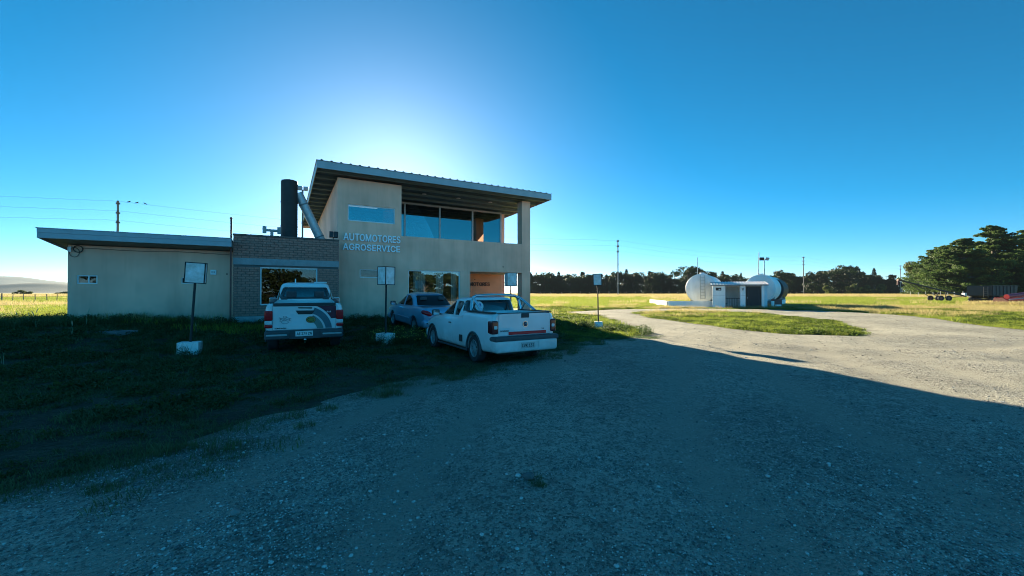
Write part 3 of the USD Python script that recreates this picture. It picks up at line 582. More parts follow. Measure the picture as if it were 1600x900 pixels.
# ---- double cab pickup with decals
def build_hilux(M_):
    r = thing('pickup_truck', 'white double cab pickup with striped tailgate decals parked facing the brick wall', 'pickup truck', M=M_)
    low = lower_body([(-2.55,.80,.62,1.315,.0),(-2.50,.86,.56,1.332,.0),(-2.3,.905,.48,1.34,.0),(-1.0,.92,.42,1.34,.0),(-.96,.92,.42,1.24,.0),(.3,.92,.42,1.19,.01),(1.25,.915,.42,1.16,.02),(1.5,.91,.42,1.12,.04),(2.2,.88,.45,1.03,.05),(2.45,.80,.48,.96,.03),(2.58,.66,.52,.85,.01),(2.62,.5,.55,.75,.0)])
    cab = [(1.0,1.56,-1.02,.80),(1.2,1.36,-1.015,.795),(1.35,1.13,-1.0,.765),(1.5,.92,-.975,.72),(1.65,.72,-.935,.672),(1.74,.58,-.89,.635),(1.785,.46,-.83,.59),(1.805,.30,-.72,.50),(1.815,.05,-.5,.34)]
    bed = bx(-2.47,-1.07,-.70,.70,.82,1.6)
    sideg = Polygon([(1.16,1.24),(.62,1.65),(-.12,1.675),(-.17,1.25)]); sidr = Polygon([(-.24,1.25),(-.20,1.675),(-.62,1.66),(-.82,1.50),(-.86,1.25)])
    wins = [('side_window', prism_xz(sideg,-1.5,1.5), car_glass, None), ('side_window', prism_xz(sidr,-1.5,1.5), car_glass, None),
            ('rear_window', prism_yz(Polygon([(-.64,1.355),(.64,1.355),(.665,1.42),(.575,1.66),(.53,1.69),(-.53,1.69),(-.575,1.66),(-.665,1.42)]),-2,-.6), car_glass, 'rear window reflecting the bright field'),
            ('windscreen', prism_yz(Polygon([(-.66,1.22),(.66,1.22),(.56,1.68),(-.56,1.68)]),.35,2.2), car_glass, None)]
    df = Polygon([(1.22,.50),(1.22,1.22),(.66,1.70),(-.14,1.72),(-.18,.50)]); dr = Polygon([(-.20,.50),(-.20,1.72),(-.66,1.70),(-.9,1.5),(-.93,.92),(-1.02,.62),(-.95,.50)])
    doors = [(n, p, s) for s in (1,-1) for n, p in (('door', df), ('door', dr))]
    car(r, low, cab, .62, [(-1.40,.62,1.1),(1.685,.62,1.1)], .38, wins, whitepaint, doors, (Polygon([(-.72,.665),(.72,.665),(.72,1.5),(-.72,1.5)]),-2.7,-2.40), [bed, bx(-2.475,-2.3,-.70,.70,1.325,1.6)], ac=.455)
    for x in (-1.40, 1.685):
        for s in (1,-1):
            wheel(r, (x, s*.775, .38), .38, .255, s, 6)
            arc = [(x+.47*math.cos(t), s*.915, .38+.47*math.sin(t)) for t in np.linspace(-.2, math.pi+.2, 25)]
            part(r, 'arch_trim', tube(arc, .028, 6), greyplast, smooth=True)
            part(r, 'inner_arch', bx(x-.40,x+.40,s*.55,s*.60,.3,.85), blackm)
    part(r, 'chassis', cat(bx(-2.3,2.2,-.45,.45,.40,.5), bx(-1.48,-1.32,-.6,.6,.30,.44), bx(1.6,1.76,-.6,.6,.30,.44)), blackm)
    for yy in (.38,-.38): seat(r, .25, yy, .72); 
    seat(r, -.55, 0, .72, 1.25)
    part(r, 'dashboard', rbox(.75,1.2,-.68,.68,.95,1.17,.05), plasticm)
    mirror(r, .98, .84, 1.20, 1, chrome, .13); mirror(r, .98, .84, 1.20, -1, whitepaint, .13)
    bp = rbox(-2.69,-2.42,-.90,.90,.43,.655,.05)
    part(r, 'rear_bumper', (man(bp)-man(bx(-2.8,-2.66,-.34,.34,.42,.7))-man(bx(-2.8,-2.5,-.5,.5,.60,.7))) and unman(man(bp)-man(bx(-2.8,-2.655,-.36,.36,.40,.7))), greyplast, smooth=30)
    for s in (1,-1): part(r, 'bumper_step', rbox(-2.705,-2.60,min(s*.40,s*.86),max(s*.40,s*.86),.52,.57,.02), alumg, smooth=30)
    part(r, 'front_bumper', rbox(2.35,2.68,-.85,.85,.42,.68,.08), greyplast, smooth=30)
    part(r, 'grille', rbox(2.50,2.64,-.5,.5,.70,.92,.04), plasticm)
    for s in (1,-1):
        part(r, 'headlight', rbox(2.30,2.58,min(s*.52,s*.82),max(s*.52,s*.82),.78,.92,.05), clearlamp, smooth=30)
        tl = part(r, 'tail_light', rbox(-2.585,-2.30,min(s*.725,s*.905),max(s*.725,s*.905),.90,1.15,.03), redlamp, smooth=30)
        part(tl, 'lamp_lens', rbox(-2.590,-2.32,min(s*.73,s*.90),max(s*.73,s*.90),.80,.90,.025), clearlamp, smooth=30)
        part(tl, 'lower_lamp', rbox(-2.585,-2.32,min(s*.73,s*.905),max(s*.73,s*.905),.715,.80,.025), redlamp, smooth=30)
    part(r, 'bed_liner', cat(bx(-2.46,-1.08,-.69,.69,.82,.84)), blackm)
    for s in (1,-1): part(r, 'bed_rail', rbox(-2.46,-1.05,min(s*.70,s*.80),max(s*.70,s*.80),1.325,1.36,.012), plasticm, smooth=30)
    # tailgate detail
    X = -2.556
    tg = part(r, 'tailgate_cap', rbox(-2.566,-2.47,-.715,.715,1.255,1.335,.012), plasticm, smooth=30)
    hd = Polygon([(-.22,1.145),(.22,1.145),(.16,1.05),(-.16,1.05)]); part(r, 'tailgate_handle', prism_yz(hd, X-.012, X+.03), blackm)
    part(r, 'handle_recess', prism_yz(Polygon([(-.16,1.225),(.17,1.232),(.15,1.20),(-.15,1.19)]), X-.008, X+.03), blackm)
    def arcband(cx, cz, r0, r1, a0, a1, sq=1.0):
        t = np.linspace(a0, a1, 30); o = [(cx+r1*math.cos(q)*sq, cz+r1*math.sin(q)) for q in t]; i = [(cx+r0*math.cos(q)*sq, cz+r0*math.sin(q)) for q in t[::-1]]
        return Polygon(o+i).buffer(0)
    area = sbox(-.72,.675,.72,1.253)    # in viewer coordinates: right is positive
    def decal(poly, m, d, lab=None):
        for g in getattr(poly, 'geoms', [poly]):
            if g.is_empty or g.area < 1e-5: continue
            g2 = affinity.scale(g, -1, 1, origin=(0,0)); part(r, 'decal', prism_yz(g2, X-.003-d, X+.004), m, label=lab)
    mar = M('maroon_decal', (.085,.012,.03), .35, .08, 6); tealm = M('teal_grey_decal', (.055,.135,.165), .35, .1, 5); grn = M('grey_green_decal', (.14,.22,.20), .35, .2, 4)
    cx, cz = .02, .60
    decal(area.intersection(sbox(.18,.93,.72,1.3)).difference(Polygon([(cx+.70*math.cos(q)*.95, cz+.70*math.sin(q)) for q in np.linspace(0, 2*math.pi, 80)])), mar, .001, 'maroon corner of the tailgate decal')
    decal(arcband(cx, cz, .485, .645, .06, 1.25, .95).intersection(area), tealm, .001, 'outer grey blue curved stripe')
    decal(arcband(cx-.02, cz, .30, .455, .06, 1.15, .95).intersection(area), grn, .001, 'inner grey green curved stripe')
    el = affinity.scale(shapely.Point(.13,.905).buffer(1, 24), .115, .085); decal(el, M('dark_badge', (.05,.03,.02), .4), .001, 'oval badge with yellow band')
    decal(affinity.scale(shapely.Point(.13,.905).buffer(1, 24), .10, .07).difference(affinity.scale(shapely.Point(.13,.905).buffer(1, 24), .088, .058)), M('yellow_decal', (.55,.36,.05), .4), .002)
    decal(affinity.scale(shapely.Point(.13,.905).buffer(1, 24), .07, .035), M('olive_decal', (.22,.22,.04), .4), .002)
    pt = shapely.Point(-.455,.925); ring = pt.buffer(.112, 24).difference(pt.buffer(.104, 24)).difference(sbox(-.6,.95,-.3,1.1)).difference(sbox(-.6,.86,-.3,.90))
    decal(ring, tealm, .001, 'faint round emblem with waves')
    for q in (-.482,-.432): decal(Polygon([(q-.016,.99),(q,1.01),(q+.016,.99),(q,.97)]), tealm, .001)
    for k, (w_, z_) in enumerate(((.135,.955),(.10,.925),(.12,.893))):
        t = np.linspace(-1, 1, 25); decal(shapely.LineString([(-.455+w_*q, z_+.012*math.sin(q*5+k)) for q in t]).buffer(.0045), tealm, .001)
    surf(text('4x4', .045, .003, True), REAR, [X-.004,-.50,1.085], r, 'model_lettering', alum); surf(text('INTA', .028, .003), REAR, [X-.003,.64,.70], r, 'model_lettering', tealm) if False else None
    [decal(sbox(-.68+.026*k, .69, -.68+.026*k+[.018,.014,.02][k%3], .69+[.022,.028,.024][k%3]), inkm, .001) for k in range(10)]
    plate(r, 'AE 279 ZN', -2.662, 0.02, .565, .40, .13)
    part(r, 'tow_ball', cat(cyl([-2.5,0,.36],[-2.78,0,.36],.025), trimesh.creation.icosphere(2,.035).apply_translation([-2.78,0,.42]), cyl([-2.78,0,.36],[-2.78,0,.40],.02)), chrome, smooth=40)
    part(r, 'roof_beacon', rbox(-.62,-.40,-.58,-.22,1.80,1.85,.02), clearlamp, smooth=30)
    part(r, 'roof_fin', prism_xz(Polygon([(-.55,1.79),(-.40,1.79),(-.53,1.93)]), .255,.285), whitepaint)
    surf(text('PATRULLA RURAL', .035, .003, True, .62), REAR, [-.965,.31,1.665], r, 'window_lettering', alum) if False else None
    for s in (1,-1):
        for x in (.0,-.82): part(r, 'door_handle', rbox(x,x+.14,s*.915-.02,s*.915+.025,1.02,1.05,.012), whitepaint, smooth=30)
    part(r, 'rear_mirror', rbox(.55,.58,-.12,.12,1.55,1.62,.012), plasticm)
    return r

# ---- small extended cab pickup
def build_saveiro(M_):
    r = thing('pickup_truck', 'small white pickup with chrome roll bar and red stripe on its tailgate', 'pickup truck', M=M_)
    low = lower_body([(-2.22,.74,.40,1.125,.0),(-2.17,.80,.34,1.135,.0),(-2.0,.835,.28,1.14,.0),(-.75,.85,.24,1.14,.0),(-.70,.85,.24,1.08,.0),(-.3,.852,.24,1.0,.0),(.5,.852,.24,.985,.01),(1.15,.845,.24,.955,.03),(1.7,.82,.25,.86,.05),(2.0,.74,.27,.77,.05),(2.17,.60,.30,.66,.02),(2.23,.45,.34,.56,.0)])
    cab = [(.86,1.34,-.80,.79),(1.0,1.10,-.79,.775),(1.12,.86,-.775,.745),(1.25,.62,-.75,.70),(1.36,.40,-.715,.655),(1.42,.24,-.67,.615),(1.448,.12,-.60,.56),(1.462,.0,-.5,.45),(1.468,-.15,-.35,.3)]
    bed = bx(-2.13,-.84,-.66,.66,.62,1.4)
    dg = Polygon([(.98,1.005),(.40,1.355),(.06,1.372),(.01,1.015)]); qg = Polygon([(-.07,1.015),(-.03,1.372),(-.40,1.36),(-.46,1.30),(-.32,1.015)])
    wins = [('side_window', prism_xz(dg,-1.5,1.5), car_glass, None), ('side_window', prism_xz(qg,-1.5,1.5), car_glass, 'narrow window behind the door'),
            ('rear_window', prism_yz(Polygon([(-.725,1.13),(.725,1.13),(.66,1.345),(.62,1.39),(-.62,1.39),(-.66,1.345)]),-2,-.45), car_glass, 'rear window with a round white sticker'),
            ('windscreen', prism_yz(Polygon([(-.66,1.0),(.66,1.0),(.56,1.36),(-.56,1.36)]),.12,2), car_glass, None)]
    df = Polygon([(1.06,.33),(1.06,1.0),(.42,1.40),(-.02,1.41),(-.05,1.0),(-.05,.33)])
    doors = [('door', df, 1), ('door', df, -1)]
    car(r, low, cab, .42, [(-1.33,.58,1.0),(1.42,.58,1.0)], .305, wins, whitepaint, doors, (Polygon([(-.665,.66),(.665,.66),(.665,1.3),(-.665,1.3)]),-2.4,-2.06), [bed, bx(-2.14,-1.9,-.66,.66,1.128,1.5)], ac=.365)
    for x in (-1.33, 1.42):
        for s in (1,-1):
            wheel(r, (x, s*.735, .305), .305, .20, s, 10)
            arc = [(x+.375*math.cos(t), s*(.835), .305+.375*math.sin(t)) for t in np.linspace(-.25, math.pi+.25, 25)]
            part(r, 'arch_trim', tube(arc, .026, 6), greyplast, smooth=True)
            part(r, 'inner_arch', bx(x-.34,x+.34,s*.52,s*.56,.2,.7), blackm)
    part(r, 'chassis', cat(bx(-2.0,2.0,-.5,.5,.22,.30), bx(-1.38,-1.28,-.6,.6,.25,.35), cyl([-2.2,-.35,.24],[-1.6,-.35,.26],.03)), blackm)
    for yy in (.34,-.34): seat(r, .15, yy, .50, .46, m=M('light_grey_seat', (.20,.21,.21), .9, .1, 20))
    part(r, 'dashboard', rbox(.55,.95,-.66,.66,.78,.98,.05), plasticm)
    sw_ = tube([[.50+.06*math.sin(t), .34+.18*math.cos(t), .98+.17*math.sin(t)] for t in np.linspace(0, 2*math.pi, 25)], .014, 6); part(r, 'steering_wheel', sw_, plasticm, smooth=True)
    mirror(r, .80, .86, 1.04, 1, plasticm); mirror(r, .80, .86, 1.04, -1, plasticm)
    # bumper: black strip over white valance
    part(r, 'rear_bumper', unman(man(rbox(-2.36,-2.05,-.80,.80,.30,.58,.07))-man(bx(-2.4,-2.34,-.28,.28,.36,.52))), whitepaint, smooth=32)
    part(r, 'bumper_strip', rbox(-2.365,-2.02,-.815,.815,.545,.65,.03), greyplast, smooth=32)
    part(r, 'front_bumper', rbox(1.98,2.27,-.76,.76,.26,.52,.08), whitepaint, smooth=30)
    part(r, 'grille', rbox(2.10,2.235,-.42,.42,.52,.62,.03), plasticm)
    for s in (1,-1):
        part(r, 'headlight', rbox(1.88,2.14,min(s*.46,s*.74),max(s*.46,s*.74),.58,.74,.05), clearlamp, smooth=30)
        tl = part(r, 'tail_light', rbox(-2.245,-2.02,min(s*.672,s*.83),max(s*.672,s*.83),.695,.985,.035), M('smoked_red_lamp', (.09,.010,.012), .15, .1, 30, coat=.6), smooth=30)
        part(tl, 'lamp_lens', rbox(-2.252,-2.1,min(s*.70,s*.79),max(s*.70,s*.79),.80,.88,.02), clearlamp, smooth=30)
        part(r, 'bed_rail', rbox(-2.13,-.82,min(s*.66,s*.79),max(s*.66,s*.79),1.135,1.16,.01), plasticm, smooth=30)
    part(r, 'tailgate_cap', rbox(-2.215,-2.13,-.66,.66,1.118,1.142,.010), plasticm, smooth=30)
    X = -2.222
    part(r, 'tailgate_handle', rbox(X-.012,X+.04,-.10,.10,1.03,1.125,.01), plasticm, smooth=30)
    bd = part(r, 'badge', moved(trimesh.creation.cylinder(.065, .02, sections=32), mat4((X-.005,0,.895), 0, 1, 0, math.pi/2)), chrome, smooth=30)
    part(bd, 'badge_ground', moved(trimesh.creation.cylinder(.055, .004, sections=32), mat4((X-.0165,0,.895), 0, 1, 0, math.pi/2)), M('badge_blue', (.02,.03,.06), .3))
    vw = [[(-.030,.046),(-.006,-.002),(.006,-.002),(.030,.046)], [(-.046,.026),(-.022,-.044),(0,.0),(.022,-.044),(.046,.026)]]
    part(bd, 'badge_letters', cat([tube([[X-.021, -a, .895+b] for a, b in q], .0055, 5) for q in vw]), chrome)
    part(r, 'decal', rbox(X-.008,X+.01,-.56,.42,.668,.736,.006), redink, label='red stripe across the tailgate')
    surf(text('SAVEIRO', .030, .004, True, .22), REAR, [X-.003,.63,.745], r, 'tailgate_lettering', inkm); surf(text('1.6', .030, .004, True), REAR, [X-.003,-.44,.765], r, 'tailgate_lettering', inkm)
    plate(r, 'LVK 131', -2.342, 0, .44, .36, .125, M('worn_plate', (.42,.42,.41), .5, .1, 20), inkm)
    # roll bar
    hoop = [[-.93,.70,1.14],[-.90,.68,1.25],[-.87,.655,1.38],[-.86,.62,1.46],[-.86,.55,1.50],[-.86,.3,1.515],[-.86,0,1.52],[-.86,-.3,1.515],[-.86,-.55,1.50],[-.86,-.62,1.46],[-.87,-.655,1.38],[-.90,-.68,1.25],[-.93,-.70,1.14]]
    rb = [tube(hoop, .036, 12)]
    for s in (1,-1): rb += [tube([[-.86,s*.62,1.47],[-1.0,s*.66,1.42],[-1.55,s*.71,1.15]], .032, 10), tube([[-.95,s*.685,1.14],[-1.12,s*.69,1.33]], .02, 8)]
    part(r, 'roll_bar', cat(rb), chrome, smooth=50)
    st = part(r, 'window_sticker', moved(trimesh.creation.cylinder(.115, .003, sections=32), mat4((-.776,.42,1.25), 0, 1, 0, math.pi/2+.2)), alum)
    part(st, 'sticker_mark', moved(bx(-.0035,-.0025,-.03,.05,-.06,.06), mat4((-.776,.40,1.25), 0, 1, 0, .2)), M('blue_ink', (.03,.12,.35), .4))
    part(r, 'window_sticker', moved(bx(-.003,0,-.02,.02,-.10,.08), mat4((-.778,.60,1.25), 0, 1, -.12, .2)), alum, label='white strip on the corner of the rear window')
    for s in (1,-1): part(r, 'door_handle', rbox(.0,.13,s*.852-.02,s*.852+.02,.80,.83,.012), plasticm, smooth=30)
    part(r, 'fuel_flap', bx(-.72,-.56,.845,.862,.40,.56), blackm, label='square black flap behind the door')
    part(r, 'side_sill', cat([bx(-.9,1.0,s*.80-.03,s*.80+.03,.21,.245) for s in (1,-1)]), greyplast)
    return r

# ---- silver blue sedan
def build_sedan(M_):
    r = thing('sedan', 'silver blue four door sedan with tinted rear window nosed up to the wall', 'car', M=M_)
    low = lower_body([(-2.12,.66,.42,.80,.0),(-2.07,.74,.34,.90,.015),(-1.95,.79,.28,.955,.03),(-1.5,.825,.24,.985,.03),(-1.0,.832,.22,.965,.02),(0,.835,.22,.93,.0),(.8,.835,.22,.91,.01),(1.1,.83,.22,.90,.03),(1.6,.80,.23,.80,.06),(1.9,.72,.26,.70,.05),(2.06,.58,.30,.60,.02),(2.11,.45,.34,.52,.0)])
    cab = [(.80,1.38,-1.66,.77),(.93,1.15,-1.50,.765),(1.02,.98,-1.36,.745),(1.15,.72,-1.17,.70),(1.28,.46,-.99,.645),(1.37,.26,-.83,.59),(1.415,.10,-.66,.53),(1.44,-.06,-.48,.42),(1.45,-.2,-.3,.25)]
    fg = Polygon([(.90,.955),(.44,1.30),(.02,1.345),(-.03,.965)]); rg = Polygon([(-.10,.968),(-.06,1.345),(-.40,1.33),(-.70,1.22),(-.92,1.02),(-.86,.985)])
    wins = [('side_window', prism_xz(fg,-1.5,1.5), tint_glass, None), ('side_window', prism_xz(rg,-1.5,1.5), tint_glass, None),
            ('rear_window', prism_yz(Polygon([(-.66,1.01),(.66,1.01),(.56,1.33),(.50,1.36),(-.50,1.36),(-.56,1.33)]),-2,-.62), tint_glass, 'dark tinted rear window'),
            ('windscreen', prism_yz(Polygon([(-.66,.96),(.66,.96),(.53,1.34),(-.53,1.34)]),.15,2), car_glass, None)]
    df = Polygon([(1.0,.30),(1.0,.93),(.46,1.35),(-.04,1.385),(-.06,.30)]); dr = Polygon([(-.08,.30),(-.06,1.385),(-.42,1.37),(-.76,1.24),(-.98,1.0),(-.95,.75),(-.82,.5),(-.80,.30)])
    doors = [('door', p, s) for s in (1,-1) for p in (df, dr)]
    car(r, low, cab, .45, [(-1.26,.56,1.0),(1.18,.56,1.0)], .30, wins, silverblue, doors, (Polygon([(-.60,.60),(.60,.60),(.64,.9),(.60,.975),(-.60,.975),(-.64,.9)]),-2.4,-1.96), ac=.355)
    for x in (-1.26, 1.18):
        for s in (1,-1):
            wheel(r, (x, s*.715, .30), .30, .19, s, 7); part(r, 'inner_arch', bx(x-.33,x+.33,s*.50,s*.54,.2,.7), blackm)
    part(r, 'chassis', cat(bx(-1.9,1.9,-.5,.5,.20,.28), bx(-1.31,-1.21,-.6,.6,.25,.35), cyl([-2.1,-.45,.26],[-1.5,-.45,.26],.03)), blackm)
    for yy in (.34,-.34): seat(r, .25, yy, .45, .46)
    seat(r, -.55, 0, .45, 1.1); part(r, 'dashboard', rbox(.65,1.0,-.64,.64,.75,.93,.05), plasticm)
    mirror(r, .76, .83, .98, 1, plasticm); mirror(r, .76, .83, .98, -1, plasticm)
    part(r, 'rear_bumper', rbox(-2.20,-1.85,-.79,.79,.27,.56,.09), silverblue, smooth=32)
    part(r, 'bumper_strip', rbox(-2.212,-1.9,-.70,.70,.42,.47,.02), greyplast, smooth=30)
    part(r, 'front_bumper', rbox(1.85,2.15,-.75,.75,.25,.50,.09), silverblue, smooth=32)
    for s in (1,-1):
        e = trimesh.creation.icosphere(3, 1.0); e.apply_transform(np.diag([.13,.20,.10,1])); e = moved(e, mat4((-2.02,s*.63,.79), -s*.55, 1, s*.35))
        tl = part(r, 'tail_light', e, redlamp, smooth=True)
        e2 = trimesh.creation.icosphere(3, 1.0); e2.apply_transform(np.diag([.11,.085,.055,1])); part(tl, 'lamp_lens', moved(e2, mat4((-2.055,s*.58,.765), -s*.5, 1, s*.35)), clearlamp, smooth=True)
        part(r, 'headlight', rbox(1.75,2.02,min(s*.45,s*.72),max(s*.45,s*.72),.58,.72,.05), clearlamp, smooth=30)
        part(r, 'side_strip', rbox(-.78,.98,s*.835-.012,s*.835+.012,.50,.545,.008), silverblue, smooth=30)
        for x in (.02,-.78): part(r, 'door_handle', rbox(x,x+.13,s*.833-.02,s*.833+.022,.83,.86,.012), silverblue, smooth=30)
    plate(r, 'HKW 428', -2.116, 0, .70, .36, .11, M('dark_plate', (.05,.05,.05), .5), alum) if False else None
    part(r, 'boot_trim', rbox(-2.125,-2.05,-.24,.24,.775,.80,.01), chrome, smooth=30)
    part(r, 'antenna', cyl([-.55,0,1.43],[-.62,0,1.50],.012,6), blackm)
    return r
HX, SX, DX = (-6.5, 12.7), (-.84, 10.8), (-3.62, 16.2)
hilux = build_hilux(ground_pose(HX, 27.0, 3.085))
saveiro = build_saveiro(ground_pose(SX, 30.5, 2.75))
sedan = build_sedan(ground_pose(DX, 34.0, 2.44))
#REST
# ------------------------------------------------------------------ LANTERN SIGNS on posts
milky = M('white_acrylic_panel', (.80,.82,.82), .35, .0, 6, col2=(.50,.49,.43), detail=6)
def sign(loc, rz, w, d, h, top, lean, label, base=(.5,.42,.34), panels=(1,1,1,1), e=None, faded=None):
    z0 = gz(*loc) if e is None else e
    t = thing('sign_lantern', label, 'lantern sign', (loc[0], loc[1], z0), rz)
    bw, bd, bh = base
    part(t, 'base_block', rbox(-bw/2, bw/2, -bd/2, bd/2, -.1, bh, .012), whitewash)
    zb = top-h-z0; T = mat4((0,0,0), 0, 1, lean[0], lean[1])
    part(t, 'post', moved(cyl([0,0,bh-.05],[0,0,zb+.01],.028,12), T), blackm, smooth=40)
    a, b = w/2, d/2; q = .022
    bars = [bx(sx*a-q*(sx>0), sx*a+q*(sx<0), sy*b-q*(sy>0), sy*b+q*(sy<0), zb, zb+h) for sx in (-1,1) for sy in (-1,1)]
    for z in (zb, zb+h-q):
        bars += [bx(-a+q, a-q, sy*b-q*(sy>0), sy*b+q*(sy<0), z+.0005, z+q-.0005) for sy in (-1,1)]+[bx(sx*a-q*(sx>0), sx*a+q*(sx<0), -b+q, b-q, z+.0005, z+q-.0005) for sx in (-1,1)]
    part(t, 'frame', moved(cat(bars, bx(-a+q, a-q, -.02, .02, zb+.003, zb+q-.003)), T), blackm)
    P = [(bx(-a+q,a-q,-b+.006,-b+.012,zb+q,zb+h-q)), (bx(-a+q,a-q,b-.012,b-.006,zb+q,zb+h-q)), (bx(-a+.006,-a+.012,-b+q,b-q,zb+q,zb+h-q)), (bx(a-.012,a-.006,-b+q,b-q,zb+q,zb+h-q))]
    for k, on in enumerate(panels):
        if on: part(t, 'panel', moved(P[k], T), milky)
    return t
sign((-8.1,10.15), .40, .43, .16, .53, 2.33, (.0,.055), 'leaning lantern sign on a thin post before the low wing', (.44,.34,.30))
sign((-3.87,12.35), -.55, .37, .37, .56, 2.36, (.0,.012), 'lantern sign showing two faces beside the silver blue sedan', (.46,.36,.32))
sign((-0.05,16.4), .28, .42, .34, .54, 2.37, (0,0), 'lantern sign standing before the orange porch behind the white pickup', (.5,.42,.32))
sign((3.72,17.35), -.2, .36, .10, .50, 2.37, (.0,-.02), 'rusty lantern sign alone in the sunlit grass by the track', (.34,.3,.28), (1,0,0,0))

# ------------------------------------------------------------------ POWER LINE
def pole(loc, h, arms, label, r=.16, group=None, rz=TH, m=polem, hub=True):
    z0 = gz(*loc)-.2
    t = thing('utility_pole', label, 'utility pole', (loc[0], loc[1], z0), rz, group)
    part(t, 'pole', tube([[0,0,0],[0,0,h*.5],[0,0,h]], [r, r*.85, r*.68], 12), m, smooth=50)
    for z in arms:
        part(t, 'crossarm', cat(bx(-.09,.09,-.42,.42,z-.08,z+.08), trimesh.creation.cylinder(r*1.35,.22,sections=12).apply_translation([0,0,z])) if hub else bx(-.06,.06,-.9,.9,z-.07,z+.07), M('crossarm_steel', (.10,.095,.09), .7))
        ins = [trimesh.creation.revolve([(0,0),(.05,0),(.09,.06),(.05,.1),(.09,.16),(.04,.24),(0,.25)], sections=10).apply_translation([0, s*.36, z+.08]) for s in (-1,1)]
        for i_ in ins: part(t, 'insulator', i_, M('brown_insulator', (.09,.05,.035), .3))
    return t
PC, PA = np.array([-62.3,63.6]), np.array([30.1,114.5]); dP = (PA-PC)
PB, PD = np.array([121.5,168.]), np.array([213.,221.]); PZ = PC-dP
HP = 16.2; ARMS = (15.75,14.25,12.75)
pole(PC, HP, ARMS, 'tall concrete utility pole rising behind the low wing roof', .2)
pole(PA, HP, ARMS, 'tall concrete utility pole right of the building in front of the tree line', .2)
pole(PB, HP, ARMS, 'concrete utility pole to the right of the white tanks', .2)
pole(PD, HP, (15.7,13.9), 'left of the two close utility poles beside the pines', .2); pole(PD+[3.6,.6], HP+.1, (15.7,13.9), 'right of the two close utility poles beside the pines', .2)
pole((226.,243.), 11.2, (10.8,), 'short thin utility pole left of the close pair', .13, hub=False)
pole((149.,143.), 10.2, (), 'bare wooden pole standing before the pine trees', .14, m=woodm)
pole((305,300), 11.2, (10.8,), 'far utility pole near the end of the field', .13, hub=False)
pole(PZ, HP, ARMS, 'utility pole beyond the left picture edge', .2)
wi = []; 
for z in ARMS:
    for a, b in ((PZ,PC),(PC,PA),(PA,PB),(PB,PD)):
        for s in (-1, 1)[1:]:
            off = V_*(-.36)
            za, zb = gz(*a)-.2+z+.3, gz(*b)-.2+z+.3
            t = np.linspace(0, 1, 17); pts = np.column_stack([*( (a+off)[:,None]*(1-t)+(b+off)[:,None]*t ), za*(1-t)+zb*t-4*1.5*t*(1-t)])
            wi.append(tube(pts, .012, 5))
pl = thing('power_line', 'three sagging wires strung from pole to pole behind the building', 'power line')
for w_ in wi: part(pl, 'wire', w_, wirem)
def bird(k, lab, rz):
    t_ = k; a, b = PC, PA; off = V_*(-.36); z = ARMS[0]
    p = (a+off)*(1-t_)+(b+off)*t_; zz = (gz(*a)-.2+z+.3)*(1-t_)+(gz(*b)-.2+z+.3)*t_-6*t_*(1-t_)
    x = thing('bird', lab, 'bird', (p[0], p[1], zz+.02), rz)
    ang = np.linspace(0, 1, 9); prof = [(-.20,.0,.02),(-.12,.04,.05),(-.03,.09,.085),(.05,.13,.085),(.10,.17,.055),(.125,.20,.045),(.155,.205,.04),(.18,.20,.012)]
    body = tube([[a_, 0, b_+.03] for a_, b_, _ in prof], [c_ for *_, c_ in prof], 10)
    part(x, 'body', body, blackm, smooth=True)
    part(x, 'tail', bx(-.34,-.16,-.03,.03,.01,.03), blackm)
    for s in (-1,1): part(x, 'wing', moved(rbox(-.22,.06,-.012,.012,0,.10,.01), mat4((0,s*.08,.07), 0, 1, 0, -.3)), blackm); part(x, 'leg', cyl([0,s*.03,0],[.0,s*.03,.1],.008,5), blackm)
bird(.0135, 'dark bird on the wire, nearest to the pole', TH); bird(.0225, 'dark bird on the wire, middle one of three', TH+.4); bird(.0315, 'dark bird on the wire, farthest from the pole', TH+math.pi)

